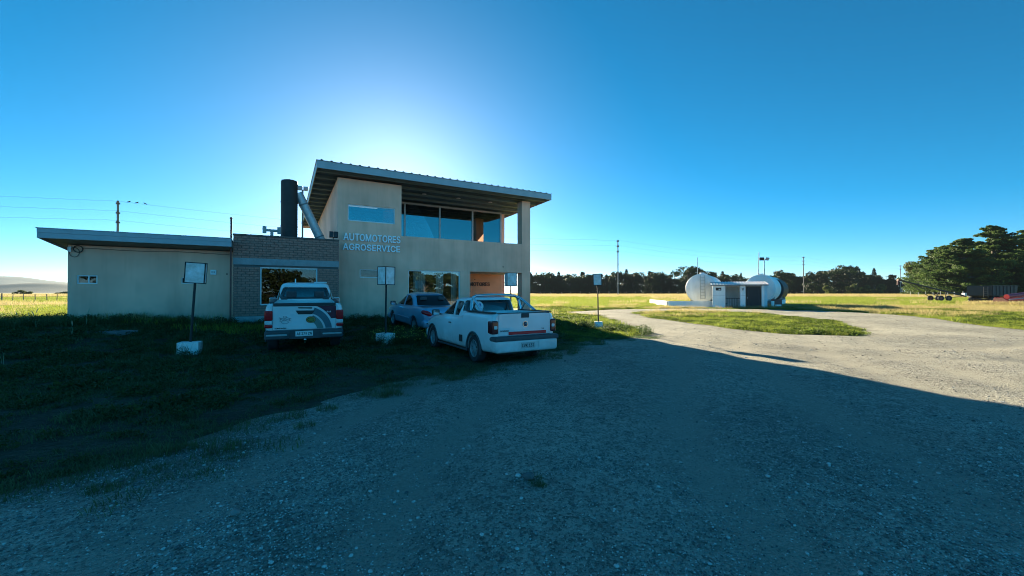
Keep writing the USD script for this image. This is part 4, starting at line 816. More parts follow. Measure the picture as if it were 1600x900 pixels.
# ------------------------------------------------------------------ TREES
def quads(c, n1, size, rng, aspect=1.0):
    """leaf shaped faces at centres c; n1 = preferred normals (or None)"""
    N = len(c); d = rng.normal(size=(N,3)) if n1 is None else n1+rng.normal(size=(N,3))*.55
    d /= np.linalg.norm(d, axis=1, keepdims=True); a = np.cross(d, rng.normal(size=(N,3))); a /= np.linalg.norm(a, axis=1, keepdims=True); b = np.cross(d, a)
    s = np.broadcast_to(np.asarray(size), (N,))[:,None]*rng.uniform(.6, 1.3, (N,1))
    v = np.stack([c-a*s, c-b*s*.45*aspect, c+a*s, c+b*s*.45*aspect], 1).reshape(-1,3)
    i = np.arange(N)*4; return v, np.vstack([np.stack([i, i+1, i+2], 1), np.stack([i, i+2, i+3], 1)])
def tree(name, label, M_, H, W, kind, leaf, nleaf, lsize, seed, group=None, trunkm=None, base=.0):
    rng = np.random.default_rng(seed); t = thing(name, label, 'tree', M=M_, group=group)
    tr = [tube([[0,0,-.3],[.02*H*rng.normal()*.3,0,H*.35],[.02*H*rng.normal()*.4,.01*H,H*.7],[0,0,H*.94]], [W*.045+.05, W*.036, W*.02, .02], 9)]
    C, Nn = [], []
    def clump(c, r, n, flatten=1.0, up=0):
        q = rng.normal(size=(n,3)); q /= np.linalg.norm(q, axis=1, keepdims=True); q *= rng.uniform(.35, 1, (n,1))**.5
        C.append(c+q*r*[1,1,flatten]); Nn.append(q*[1,1,.6]+[0,0,up])
    if kind == 'round':
        nb = 26
        for k in range(nb):
            h = rng.uniform(max(.05, .25+base), .95); rad = W/2*math.sqrt(max(.35, 1-((h-.58)/.46)**2))*rng.uniform(.35, 1.0); a = rng.uniform(0, 6.28)
            c = np.array([rad*math.cos(a), rad*math.sin(a), h*H]); tr.append(tube([[0,0,h*H*.6],[c[0]*.5,c[1]*.5,h*H*.85],c], [W*.014,W*.009,.02], 5))
            clump(c, W*rng.uniform(.12, .22), nleaf//nb, .75)
    elif kind == 'pine':     # broad layered conifer: level pads on long limbs
        nl = 24
        for k in range(nl):
            h = .05+base+.93*(k+rng.uniform(-.4,.4))/nl; prof = max(.03, 1-((h-.2)/.82)**1.35) if h > .2 else .92
            for j in range(7):
                a = rng.uniform(0, 6.28); L = W/2*prof*rng.uniform(.35, 1.12)+.35; z = h*H; rise = L*rng.uniform(.02, .3); tip = np.array([L*math.cos(a), L*math.sin(a), z+rise])
                tr.append(tube([[0,0,z*.97],[tip[0]*.5,tip[1]*.5,z+rise*.3],tip], [W*.010+.01,W*.006,.015], 5))
                for f in (.4,.6,.8,1.0): clump(np.array([tip[0]*f+rng.normal()*.25, tip[1]*f+rng.normal()*.25, z+rise*f*f+rng.normal()*.15]), (.07+.05*f)*L+.38*rng.uniform(.7,1.3), nleaf//(nl*28), .38, .5)
    elif kind == 'spire':
        nl = 16
        for k in range(nl):
            h = .08+.9*k/nl; L = W/2*(1-h)**.9+.12
            for j in range(6):
                a = 6.28*j/6+rng.uniform(-.4,.4); c = np.array([L*.7*math.cos(a), L*.7*math.sin(a), h*H])
                tr.append(tube([[0,0,h*H],c], [.03,.012], 4)); clump(c, L*.5, nleaf//(nl*6), .45, .3)
        clump(np.array([0,0,H*.97]), .25, nleaf//40, 2.5)
    elif kind == 'shrub':
        nb = 20
        for k in range(nb):
            a = rng.uniform(0, 6.28); rad = W/2*rng.uniform(0,.85); h = rng.uniform(.15, .85)*(1-(rad/(W/2))**2*.5)
            c = np.array([rad*math.cos(a), rad*math.sin(a), h*H]); tr.append(tube([[0,0,0],c*.6,c], [.06,.04,.01], 4)); clump(c, W*.15, nleaf//nb, .8)
    C, Nn = np.vstack(C), np.vstack(Nn); C[:,2] = np.maximum(C[:,2], .05)
    part(t, 'trunk', cat(tr), trunkm or woodm, smooth=50); part(t, 'crown', quads(C, Nn, lsize, rng, 1.25), leaf)
    return t
lf_dark = leafmat('dark_tree_leaves', (.014,.030,.012), (.035,.062,.018), .30, .35)
lf_pine = leafmat('pine_needles', (.05,.105,.03), (.15,.225,.05), .5, .25)
lf_olive = leafmat('pale_green_leaves', (.08,.12,.035), (.19,.21,.06), .45, .4)
barkm = M('dark_bark', (.07,.055,.042), .95, .3, 4)
def TM(x, y, s, rz, sz=None): return mat4((x, y, gz(x, y)-.1), rz, (s, s, sz or s))
# large pines at the right
big = []
P1 = tree('pine_tree', 'tall dark pine at the right edge behind the red machine', TM(122,102,1,0), 18.6, 18, 'pine', lf_pine, 52000, .26, 21, trunkm=barkm)
P2 = tree('pine_tree', 'broad pine with lit layered branches behind the dark grain trailer', TM(126,118,1,1.0), 15.2, 17, 'pine', lf_pine, 44000, .26, 22, trunkm=barkm)
P3 = tree('leafy_tree', 'pale yellowish tree at the left end of the pine group', TM(137.5,134,1,.4), 11.0, 11.5, 'round', lf_olive, 14000, .30, 23, trunkm=barkm, base=-.12)
dup(P1, TM(136,104,1.06,2.0), 'tallest pine reaching out of the picture at the right')
dup(P1, TM(113,101,.82,3.6), 'dark pine left of the tallest ones with a ragged crown')
dup(P2, TM(137,128,.92,2.6), 'dense pine behind the loading auger')
dup(P2, TM(118,112,.72,4.4), 'smaller pine low in front of the big pines')
dup(P2, TM(150,125,1.1,.7), 'wide pine filling the gap below the tallest crowns'); dup(P1, TM(150,112,1.0,5.1), 'pine half cut by the right picture edge')
dup(P2, TM(147,140,.8,5.3), 'rounded pine beside the pale yellowish tree')
# distant belt
gA = 'trees of the dark belt across the field'; lA = 'dark tree in the distant belt beyond the field fence'
rng = np.random.default_rng(5)
def bpos(px, Z): return ((px-800)/630*Z, Z)
far_round = tree('belt_tree', lA, TM(*bpos(850,235),1,0), 11, 11, 'round', lf_dark, 2600, .42, 31, gA, barkm, -.2)
far_round2 = tree('belt_tree', lA, TM(*bpos(905,240),1,1), 9.5, 12, 'round', lf_dark, 2600, .42, 32, gA, barkm, -.22)
far_pine = tree('belt_tree', lA, TM(*bpos(985,238),1,2), 12, 10, 'pine', lf_dark, 4200, .40, 33, gA, barkm)
gS = 'pointed conifers standing out of the belt'; lS = 'pointed dark conifer rising above the distant belt'
spire = tree('belt_conifer', lS, TM(*bpos(838,245),1,0), 13, 5, 'spire', lf_dark, 1500, .40, 34, gS, barkm)
for px in range(824, 1128, 7):
    Z = 236+rng.uniform(-6, 18); dup([far_round, far_round2, far_pine][rng.integers(3)], TM(*bpos(px+rng.uniform(-4,4), Z), rng.uniform(.78, 1.08), rng.uniform(0, 6.28), rng.uniform(.88, 1.22)), lA, gA)
for px, s in ((873,1.05),(948,.92),(979,1.15),(1024,1.0),(1129,1.1),(1158,1.0),(1190,.95),(1366,1.2)):
    Z = 246+rng.uniform(-4, 8); dup(spire, TM(*bpos(px, Z), s*rng.uniform(.9, 1.6), rng.uniform(0, 6.28), s), lS, gS)
for px in range(1118, 1412, 8):
    Z = 240+rng.uniform(-8, 14); k = 1.0+.45*math.exp(-((px-1325)/45)**2)+.30*math.exp(-((px-1222)/18)**2)
    dup([far_round, far_round2, far_pine][rng.integers(3)], TM(*bpos(px+rng.uniform(-4,4), Z), rng.uniform(.8, 1.1), rng.uniform(0, 6.28), k*rng.uniform(.80, 1.05)), lA, gA)
dup(far_round, TM(*bpos(1075,205), 1.25, 1.0), 'tall leafy tree directly behind the left white tank'); dup(far_round2, TM(*bpos(1103,215), 1.1, 2.0, 1.35), 'rounded dark tree above the left tank and hut')
dup(far_round, TM(*bpos(1318,205), 1.35, 4.0, 1.15), 'large dome shaped dark tree right of the thin pole'); dup(far_round, TM(*bpos(1278,208), 1.2, 3.0, 1.05), 'dark domed tree right beside the thin pole'); dup(far_round2, TM(*bpos(1222,212), 1.0, 2.4, 1.3), 'dark rounded tree above the black tank')
sh = tree('shrub', 'pale green shrub before the dome shaped trees, left one', TM(*bpos(1293,182),1,0), 4.6, 6.0, 'shrub', lf_olive, 1500, .32, 41, None, barkm)
dup(sh, TM(*bpos(1334,184), 1.15, 1.2, 1.2), 'pale green shrub before the dome shaped trees, middle one'); dup(sh, TM(*bpos(1352,186), 1.05, 2.2), 'pale green shrub before the dome shaped trees, right one'); dup(sh, TM(*bpos(1376,190), 1.2, 3.2), 'dark edged shrub at the right end of the belt')
# far left scrub
dup(sh, TM(-158,130,.8,0,.45), 'dark bush at the far left end of the fence field'); dup(sh, TM(-200,190,1.0,1.6,.4), 'low dark bush under the hills'); dup(sh, TM(-222,200,1.2,4,.4), 'low dark thicket below the far hill slope')
# trees and hedge behind the photographer, seen only in the window panes
gR = 'trees across the road seen in the panes'; lR = 'tree across the road mirrored in the window panes'
for x, y, s, src in ((0,-38,1.1,far_round),(9,-37,1.1,far_round2),(16,-40,1.0,far_round),(49,-36,1.1,far_round),(57,-39,1.1,far_round2),(66,-37,1.0,far_round),(77,-40,1.1,far_round2),(90,-38,1.1,far_round),(5,-26,1.0,far_round),(12,-30,.85,far_pine),(19,-33,.9,far_round2),(-3,-30,.8,far_round2),(25,-36,.62,far_round),(44,-24,.75,far_round),(52,-30,.8,far_pine),(60,-28,.9,far_round2),(70,-30,.7,far_round),(84,-32,.8,far_pine),(34,-40,.55,far_round2),(97,-30,.85,far_round),(-12,-34,.9,far_round),(-22,-32,.8,far_round2),(-33,-36,.9,far_pine),(-45,-34,1.0,far_round),(-60,-36,.9,far_round2),(110,-34,.9,far_pine),(8,-44,.9,far_round2),(30,-48,.7,far_round),(40,-46,.8,far_round2),(124,-32,.9,far_round)):
    dup(src, TM(x, y, s*.75, x*.7, s*.62), lR, gR)

# ------------------------------------------------------------------ FENCES
def fence(name, label, a, b, step, h, r=.055, wires=(.35,.65,.95), m=woodm, jit=.06):
    a, b = np.array(a, float), np.array(b, float); L = np.linalg.norm(b-a); n = int(L/step); d = (b-a)/L; rg = random.Random(len(name)+int(L))
    t = thing(name, label, 'fence')
    for k in range(n+1):
        p = a+d*(k*step+rg.uniform(-.2,.2)); z = gz(*p); hh = h*rg.uniform(.9,1.12); rr_ = r*rg.choice([.8,.9,1,1,1.5])
        part(t, 'post', tube([[p[0],p[1],z-.2],[p[0]+rg.uniform(-jit,jit),p[1]+rg.uniform(-jit,jit),z+hh]], [rr_,rr_*.9], 6), m)
    for w in wires:
        pts = [[*(a+d*s), gz(*(a+d*s))+w*h] for s in np.linspace(0, L, max(2, int(L/8)))]; part(t, 'wire', tube(pts, .012, 4), wirem)
fence('field_fence', 'wire fence with wooden posts crossing the left field under the hills', (-108,66), (-40,62), 1.9, 1.3, .06)
fence('field_fence', 'long wire fence at the foot of the distant tree belt', (2,112), (110,150), 3.2, 1.25, .07)
fence('field_fence', 'pale post fence before the pine trees at the right', (94,95), (128,90), 1.5, 1.3, .07, m=M('pale_posts', (.5,.48,.44), .8))

# ------------------------------------------------------------------ TANKS AND HUT
def tank(name, label, near, ang, R, L, z, m, ladder=False, rings=True):
    d = np.array([math.sin(ang), math.cos(ang)]); g0 = gz(*near)
    t = thing(name, label, 'tank', (near[0], near[1], g0), math.pi/2-ang)     # local x runs along the axis, away from the camera
    prof = [(0,-.16),(R*.5,-.14),(R*.85,-.08),(R*.97,-.03),(R,.03),(R,L-.03),(R*.97,L+.03),(R*.85,L+.08),(R*.5,L+.14),(0,L+.16)]
    s = trimesh.creation.revolve(prof, sections=56); s.apply_transform(trimesh.transformations.rotation_matrix(math.pi/2, [0,1,0])); s.apply_translation([0,0,z])
    part(t, 'shell', s, m, smooth=35)
    if rings:
        for x in np.arange(1.2, L-.3, 1.5): part(t, 'weld_ring', moved(trimesh.creation.annulus(R-.01, R+.018, .06, sections=56), mat4((x,0,z), 0, 1, 0, math.pi/2)), m, smooth=35)
    for x in (L*.2, L*.8): part(t, 'cradle', bx(x-.15, x+.15, -R*.8, R*.8, -.1, z-R*.55), concrete)
    part(t, 'hatch', cat([trimesh.creation.cylinder(.1 if k else .25, .22, sections=20).apply_translation([1.0+k*1.3, 0, z+R+.06]) for k in range(4)]), m, smooth=35)
    if ladder:
        lx = -.24; part(t, 'ladder', cat([cyl([lx,y,z-R*.75],[lx,y,z+R*.9],.03,6) for y in (.02,-.42)], [cyl([lx,.02,q],[lx,-.42,q],.022,6) for q in np.arange(z-R*.7, z+R*.9, .33)]), alumg)
    return t
tankw = M('white_tank_paint', (.83,.84,.84), .5, .0, .8, .08, 6, streak=(1,1,.3), col2=(.66,.64,.60))
tank('fuel_tank', 'white horizontal fuel tank with ladder on its end, left of the hut', (20.9,44.6), .56, 1.60, 8.0, 2.02, tankw, True)
tank('fuel_tank', 'white horizontal fuel tank half hidden behind the hut', (28.0,45.6), .70, 1.56, 8.0, 2.02, tankw)
tank('fuel_tank', 'black horizontal tank at the right behind the white ones', (31.2,48.8), .72, 1.42, 4.0, 1.9, blackm, rings=False)
pw = thing('fuel_pipe', 'thin grey pipe running from the left tank down to the hut', 'pipe', (22.2,43.6,gz(22.2,43.6)))
part(pw, 'pipe', tube([[-.6,.6,.5],[-.6,.1,.42],[-.2,-.6,.40],[.2,-1.6,.40]], .05, 8), alumg, smooth=40); part(pw, 'valve', cat(cyl([-.2,-.6,.40],[-.2,-.6,.62],.03,8), trimesh.creation.annulus(.07,.10,.02,sections=16).apply_translation([-.2,-.6,.62])), rustm)
def lowwall(pts, h, th, label):
    t = thing('bund_wall', label, 'low wall')
    for a, b in zip(pts[:-1], pts[1:]):
        a, b = np.array(a), np.array(b); d = (b-a)/np.linalg.norm(b-a); n = np.array([-d[1], d[0]])*th/2
        g = min(gz(*a), gz(*b)); P = Polygon([a-n, b-n, b+n, a+n]); part(t, 'wall_panel', prism_xy(P, g-.1, g+h), whitewash)
lowwall([(16.7,43.2),(23.0,42.4)], .66, .18, 'long whitewashed low wall in front of the left tank')
lowwall([(26.2,40.6),(29.6,44.6),(34.5,51.0)], .72, .18, 'whitewashed low wall running back to the right of the hut')
lowwall([(16.7,43.4),(18.2,53.0)], .66, .18, 'whitewashed low wall on the far left of the tanks')
hz = gz(22.7,40.5); hut = thing('pump_hut', 'white pump hut with sloping sheet roof and two dark doorways', 'hut', M=mat4((20.5,41.2,hz), -.45, (.91,1,1)))
HW = 4.95
part(hut, 'floor', bx(-.1,5.6,-.1,2.6,-.15,.06), concrete)
part(hut, 'wall', prism_xz(Polygon([(0,.06),(HW,.06),(HW,2.30),(0,2.30)], ).difference(sbox(1.28,.05,2.66,2.22)).difference(sbox(4.18-.95,.05,4.68,2.22)), 0, .10), whitewash, label='front wall with two door openings')
part(hut, 'wall', bx(-.002,.10,.102,2.4,.06,2.45), whitewash); part(hut, 'wall', bx(.102,HW,2.30,2.40,.06,2.50), whitewash); part(hut, 'wall', bx(HW-.10,HW-.002,.102,2.298,.06,2.45), whitewash); part(hut, 'wall', bx(2.90,2.98,.102,2.298,.06,2.4), whitewash)
part(hut, 'wall', bx(HW+.004,HW+.32,.35,2.38,.06,2.34), M('bluish_white_paint', (.60,.66,.70), .6, .08, 2), label='pale lean-to at the right end')
for k, (x0, x1) in enumerate(((1.28,2.66),(3.23,4.68))): part(hut, 'door_frame', frame_xz(x0-.05, x1+.05, .062, 2.26, .06, -.012, -.001), alumg)
part(hut, 'grille_door', cat([bx(q-.012,q+.012,.02,.05,.1,1.0) for q in np.arange(1.35,2.62,.16)], bx(1.29,2.65,.015,.055,.98,1.03), bx(1.29,2.65,.015,.055,.10,.14)), blackm)
part(hut, 'door', bx(3.30,4.62,.03,.07,.08,2.18), M('dark_green_door', (.010,.014,.016), .5), label='dark closed door leaf')
part(hut, 'door_handle', bx(3.38,3.43,-.02,.03,1.0,1.12), alum)
part(hut, 'wall_panel_joint', bx(.01,1.22,-.004,-.001,1.25,1.27), alumg); part(hut, 'wall_panel_joint', bx(2.74,3.16,-.004,-.001,1.25,1.27), alumg)
pb = part(hut, 'notice_board', rbox(.32,.86,-.03,-.001,1.78,2.06,.01), blackm); part(pb, 'notice_mark', bx(.60,.78,-.034,-.030,1.86,1.94), alum)
part(hut, 'wall_lamp', moved(trimesh.creation.cone(.12,.28,sections=16), mat4((3.0-.05,-.06,2.0), 0, 1, math.pi)), alumg, smooth=40)
rsh = lambda m: (lambda v: trimesh.Trimesh(np.column_stack([v[:,0], v[:,1], v[:,2]+.11*v[:,1]]), m.faces, process=False))(np.array(m.vertices))
pr2 = []; x = -.25
while x < HW+.45: pr2 += [(x,2.40),(x+.09,2.40),(x+.12,2.43),(x+.18,2.43),(x+.21,2.40)]; x += .3
part(hut, 'roof', rsh(prism_xz(Polygon(pr2+[(a,b-.012) for a,b in pr2[::-1]]).buffer(0), -.35, 2.9)), sheetm)
part(hut, 'eave_board', rsh(bx(-.2,HW+.35,-.30,-.26,2.29,2.385)), M('blue_grey_board', (.12,.16,.19), .6))
cb2 = solo('fire_box', rbox(29.0-.55,29.0+.4,43.6,43.9,gz(28.9,43.7)-.02,gz(28.9,43.7)+.86,.02), rustm, 'dark red box standing against the low wall right of the hut', 'metal box')
fz = gz(28.9,43.7)
bxr = thing('sand_box', 'red box with a pale strip standing by the low wall right of the hut', 'metal box', (27.1,41.3,gz(27.1,41.3)), .2); stage.RemovePrim(cb2.GetPath())
part(bxr, 'box', rbox(-.45,.45,-.2,.2,0,.82,.02), rustm); part(bxr, 'lid', rbox(-.48,.48,-.23,.23,.82,.88,.015), rustm); part(bxr, 'strip', bx(-.36,.36,-.206,-.201,.18,.34), alum)
def mast(loc, h, label, heads=0, r=.05, lean=0):
    t = thing('light_mast' if heads else 'thin_mast', label, 'mast', (loc[0], loc[1], gz(*loc)))
    part(t, 'pole', tube([[0,0,0],[lean,0,h]], [r, r*.7], 8), alumg, smooth=40)
    for k in range(heads):
        s = -1 if k == 0 else 1; part(t, 'lamp_head', moved(rbox(-.22,.22,-.10,.10,-.16,.16,.03), mat4((s*.32,-.05,h-.02), s*.5, 1, .5)), blackm if k == 0 else alumg)
    if heads: part(t, 'bracket', bx(-.4,.4,-.03,.03,h-.06,h-.01), blackm)
mast((21.25,46.2), 5.6, 'thin bare mast rising above the left white tank', 0, .05)
mast((28.2,46.4), 6.2, 'taller thin mast behind the hut', 0, .055, .25)
mast((28.55,45.6), 5.4, 'mast with two floodlights behind the hut roof', 2, .07)

# ------------------------------------------------------------------ FARM MACHINES at the right
def fwheel(parent, loc, R, W, rz=0):
    w = UsdGeom.Xform.Define(stage, numbered(path(parent), 'wheel')); set_xf(w, mat4(loc, rz)); h = W/2
    ty = trimesh.creation.revolve([(R*.55,-h*.8),(R*.6,-h),(R*.92,-h),(R,-h*.6),(R,h*.6),(R*.92,h),(R*.6,h),(R*.55,h*.8),(R*.55,-h*.8)], sections=36); ty.apply_transform(trimesh.transformations.rotation_matrix(math.pi/2,[1,0,0])); part(w, 'tyre', ty, rubber, smooth=35)
    rm = trimesh.creation.cylinder(R*.56, h*1.2, sections=24); rm.apply_transform(trimesh.transformations.rotation_matrix(math.pi/2,[1,0,0])); part(w, 'rim', rm, rustm, smooth=35)
gt = gz(64,55); tr_ = thing('grain_trailer', 'dark grain trailer with slanted hopper standing in the long grass', 'trailer', (64.6,54.6,gt), .30)
hop = trimesh.convex.convex_hull([[x,y,z] for x,y,z in [(-2.2,-1.2,2.45),(3.6,-1.2,2.45),(-2.2,1.2,2.45),(3.6,1.2,2.45),(-2.2,-1.2,1.15),(3.3,-1.2,1.0),(-2.2,1.2,1.15),(3.3,1.2,1.0),(-1.4,-.5,.8),(1.8,-.5,.75),(-1.4,.5,.8),(1.8,.5,.75)]])
part(tr_, 'hopper', hop, M('dark_hopper_steel', (.010,.013,.016), .6, .2, 1))
for q in np.arange(-2.1, 3.5, .8): part(tr_, 'side_rib', bx(q,q+.07,-1.25,-1.202,1.16,2.44), M('dark_hopper_steel', (0,0,0)))
part(tr_, 'top_rail', cat(bx(-2.25,3.65,-1.27,-1.17,2.40,2.48), bx(-2.25,3.65,1.17,1.27,2.40,2.48)), blackm)
part(tr_, 'frame', cat(bx(-3.4,3.4,-.55,-.43,.62,.76), bx(-3.4,3.4,.43,.55,.62,.76), bx(-1.3,-1.15,-.9,.9,.45,.62)), blackm)
part(tr_, 'drawbar', cat(cyl([-3.3,-.5,.7],[-4.6,0,.62],.06,8), cyl([-3.3,.5,.7],[-4.6,0,.62],.06,8), cyl([-4.4,0,.65],[-5.6,-.6,.12],.035,6)), blackm)
part(tr_, 'ladder', cat(cyl([-2.35,-.9,.9],[-2.35,-.9,2.3],.03,6), cyl([-2.35,-.5,.9],[-2.35,-.5,2.3],.03,6), [cyl([-2.35,-.9,q],[-2.35,-.5,q],.025,6) for q in (1.1,1.4,1.7,2.0)]), M('crossarm_steel', (0,0,0)))
for x, y in ((-1.55,-.95),(-.35,-.95),(-1.55,.95),(-.35,.95)): fwheel(tr_, (x,y,.52), .52, .36)
part(tr_, 'support_leg', cat(cyl([2.2,-.6,.9],[2.9,-.6,.02],.07,8), cyl([3.0,-.6,1.0],[2.9,-.6,.02],.06,8), bx(2.7,3.1,-.75,-.45,0,.05)), blackm)
ga = gz(72,69); au = thing('grain_auger', 'long slanted grain auger on two wheels with a red tip', 'auger', (72.2,68.5,ga), -.06)
part(au, 'tube', tube([[4.6,0,.75],[-6.0,0,3.5]], .13, 10), blackm, smooth=40)
part(au, 'truss', cat(tube([[3.6,0,1.35],[-1.5,0,3.1],[-6.0,0,3.75]], .035, 6), [cyl([q,0,.75+(4.6-q)*.2594],[q-.3,0,1.9+(2.0-q)*.28 if q > -1 else 3.15+(-1.5-q)*.14],.025,5) for q in (2.5,1.2,0,-1.4,-2.8,-4.2)]), blackm)
part(au, 'spout', cat(cyl([-6.0,0,3.5],[-6.35,0,3.55],.2,10), cyl([-6.25,0,3.5],[-6.3,0,2.7],.13,10)), M('dark_red_spout', (.10,.015,.012), .6))
part(au, 'undercarriage', cat(cyl([-3.9,-.5,2.9],[-.2,-.8,.45],.05,8), cyl([-3.9,.5,2.9],[-.2,.8,.45],.05,8), cyl([.9,-.6,1.6],[.5,-.8,.45],.05,8), cyl([.9,.6,1.6],[.5,.8,.45],.05,8), cyl([.2,-.9,.42],[.2,.9,.42],.05,8)), blackm)
part(au, 'drawbar', cyl([1.0,0,.42],[5.2,-.2,.95],.05,8), blackm)
part(au, 'motor', rbox(4.2,5.0,-.3,.3,.8,1.35,.05), alumg); part(au, 'belt_guard', rbox(4.6,4.8,-.45,-.3,.7,1.5,.04), alum)
for x in (-.25, 1.0):
    for y in (-.9,.9): fwheel(au, (x,y,.45), .45, .24)
gr_ = gz(57,46); rm_ = thing('harvester_header', 'red combine header with a long bright roller in dry grass', 'farm machine', (55.2,45.6,gr_), .14)
part(rm_, 'roller', cyl([-.6,-.9,1.12],[8.5,-.9,1.95],.25,24), M('red_machine_paint', (.36,.010,.025), .4, .08, 2, coat=.3), smooth=40)
part(rm_, 'back_panel', cat(bx(-.5,8.5,.1,.2,.3,1.0), bx(-.5,8.5,-1.1,.1,.25,.33)), M('red_machine_paint', (0,0,0)))
part(rm_, 'end_plate', prism_yz(Polygon([(-1.3,.2),(.2,.2),(.2,.9),(-.6,.95),(-1.2,.5)]), -.66, -.60), rustm)
part(rm_, 'cutter_bar', bx(-.5,8.5,-1.45,-1.05,.22,.30), alumg); part(rm_, 'top_pipe', cyl([-.5,-1.05,.80],[8.5,-1.05,1.5],.05,8), alumg)
for q in np.arange(-.3, 8.4, .55): part(rm_, 'row_divider', trimesh.convex.convex_hull([[q,-1.05,.2],[q+.22,-1.05,.2],[q+.11,-1.05,.75],[q+.11,-1.9,.15]]), M('red_machine_paint', (0,0,0)))
part(rm_, 'hitch', cat(bx(3.2,4.6,.2,.5,.4,1.4), cyl([3.9,.4,.9],[3.9,1.8,.8],.12,10)), blackm)

# ------------------------------------------------------------------ GRASS, WEEDS, STONES
def blades(rng, n, h, spread, w, lean=.5, seg=3):
    V, F = [], []
    for _ in range(n):
        a, r = rng.uniform(0, 6.28), spread*math.sqrt(rng.uniform()); hh = h*rng.uniform(.5, 1.15); b = rng.uniform(0, 6.28); l = lean*hh*rng.uniform(.1, 1.0); ww = w*rng.uniform(.7, 1.3)
        p0 = np.array([r*math.cos(a), r*math.sin(a), -.02]); dr = np.array([math.cos(b), math.sin(b), 0]); sd = np.array([-dr[1], dr[0], 0]); k = len(V)
        for i in range(seg):
            t = i/seg; c = p0+dr*l*t*t+np.array([0,0,hh*t*(1-.15*t)]); q = ww*(1-t*.7)/2; V += [c-sd*q, c+sd*q]
        V.append(p0+dr*l+np.array([0,0,hh*.86]))
        for i in range(seg-1): F += [[k+2*i, k+2*i+1, k+2*i+3], [k+2*i, k+2*i+3, k+2*i+2]]
        F.append([k+2*seg-2, k+2*seg-1, k+2*seg])
    return np.array(V), np.array(F)
def leafy(rng, n, h, spread, size):
    c = np.column_stack([rng.normal(0, spread*.5, n), rng.normal(0, spread*.5, n), rng.uniform(.02, 1, n)**.8*h]); c[:,2] *= np.clip(1.15-np.hypot(c[:,0], c[:,1])/spread*.5, .2, 1)
    return quads(c, np.tile([0,0,.7], (n,1)), size, rng, 1.1)
def merge(*vf):
    V, F, n = [], [], 0
    for v, f in vf: V.append(v); F.append(f+n); n += len(v)
    return np.vstack(V), np.vstack(F)
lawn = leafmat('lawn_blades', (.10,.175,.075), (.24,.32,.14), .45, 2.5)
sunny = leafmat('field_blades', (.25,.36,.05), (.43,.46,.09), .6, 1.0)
strawm = leafmat('dry_stalks', (.52,.43,.17), (.72,.61,.31), .55, 1.0)
weedm = leafmat('weed_leaves', (.045,.095,.028), (.11,.17,.045), .40, 3.0)
flowm = M('yellow_flowers', (.55,.42,.05), .6, .1)
def scatter(name, label, protos, pos, idx, scale, rot, kind='stuff', cat_='grass'):
    pi = UsdGeom.PointInstancer.Define(stage, numbered('/World', name)); tag(pi, label, cat_, None, kind)
    rel = pi.CreatePrototypesRel()
    for nm, vf, m in protos:
        g = usdkit.mesh(stage, f'{pi.GetPath()}/{nm}', vf, m); rel.AddTarget(g.GetPath())
    n = len(pos); pi.CreatePositionsAttr(Vt.Vec3fArray.FromNumpy(pos.astype(np.float32))); pi.CreateProtoIndicesAttr(Vt.IntArray.FromNumpy(idx.astype(np.int32)))
    pi.CreateScalesAttr(Vt.Vec3fArray.FromNumpy(np.ascontiguousarray(scale if scale.ndim == 2 else np.repeat(scale[:,None], 3, 1), np.float32)))
    q = np.zeros((n,4), np.float32); q[:,0] = np.cos(rot/2); q[:,3] = np.sin(rot/2)
    pi.CreateOrientationsAttr(Vt.QuathArray([Gf.Quath(float(a), float(b), float(c), float(d)) for a, b, c, d in q]))
    return pi
R5 = np.random.default_rng(55)
HOLES = [Polygon([O+U*a+V_*b for a, b in q]) for q in ([(-6.7,-.25),(-1.7,-.25),(-1.7,9),(-6.7,9)], [(-1.8,-.8),(2.3,-.8),(2.3,14),(-1.8,14)], [(2.2,-.1),(13.2,-.1),(13.2,14),(2.2,14)])]+[slab.buffer(-.3), sbox(16.6,40.1,26.3,44), sbox(-8.35,9.98,-7.85,10.32)]
BAD = shapely.union_all(HOLES); shapely.prepare(BAD)
def field(n, x0, x1, y0, y1, margin=.15, wob=.8, fov=True, edge=None, power=1.0):
    x = R5.uniform(x0, x1, n); y = y0+(y1-y0)*R5.uniform(0, 1, n)**power
    ok = ~shapely.contains_xy(BAD, x, y)
    if fov: ok &= (np.abs(x) < 1.45*y+2.5)
    x, y = x[ok], y[ok]; sd = gravel_sd(x, y)+wob*(meshkit.fbm(np.stack([x*.9, y*.9, 0*x], -1), 3, 11)-.5)
    ok = (sd < -margin) if edge is None else (sd > edge[0]) & (sd < edge[1])
    return x[ok], y[ok]
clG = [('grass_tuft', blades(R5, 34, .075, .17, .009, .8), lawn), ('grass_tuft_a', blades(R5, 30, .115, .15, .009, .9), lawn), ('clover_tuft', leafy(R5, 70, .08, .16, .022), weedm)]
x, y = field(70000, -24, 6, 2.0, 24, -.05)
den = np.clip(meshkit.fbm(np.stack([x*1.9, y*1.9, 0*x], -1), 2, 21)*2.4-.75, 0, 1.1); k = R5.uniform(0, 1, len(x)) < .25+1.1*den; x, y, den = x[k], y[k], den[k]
scatter('grass', 'short dark lawn grass in the shade before the building', clG, np.column_stack([x, y, gh(x, y)]), R5.choice(3, len(x), p=[.55,.2,.25]), R5.uniform(.6, 1.3, len(x))*(.5+.9*den)*(.45+.6*smooth(-gravel_sd(x, y)/2.2)), R5.uniform(0, 6.28, len(x)))
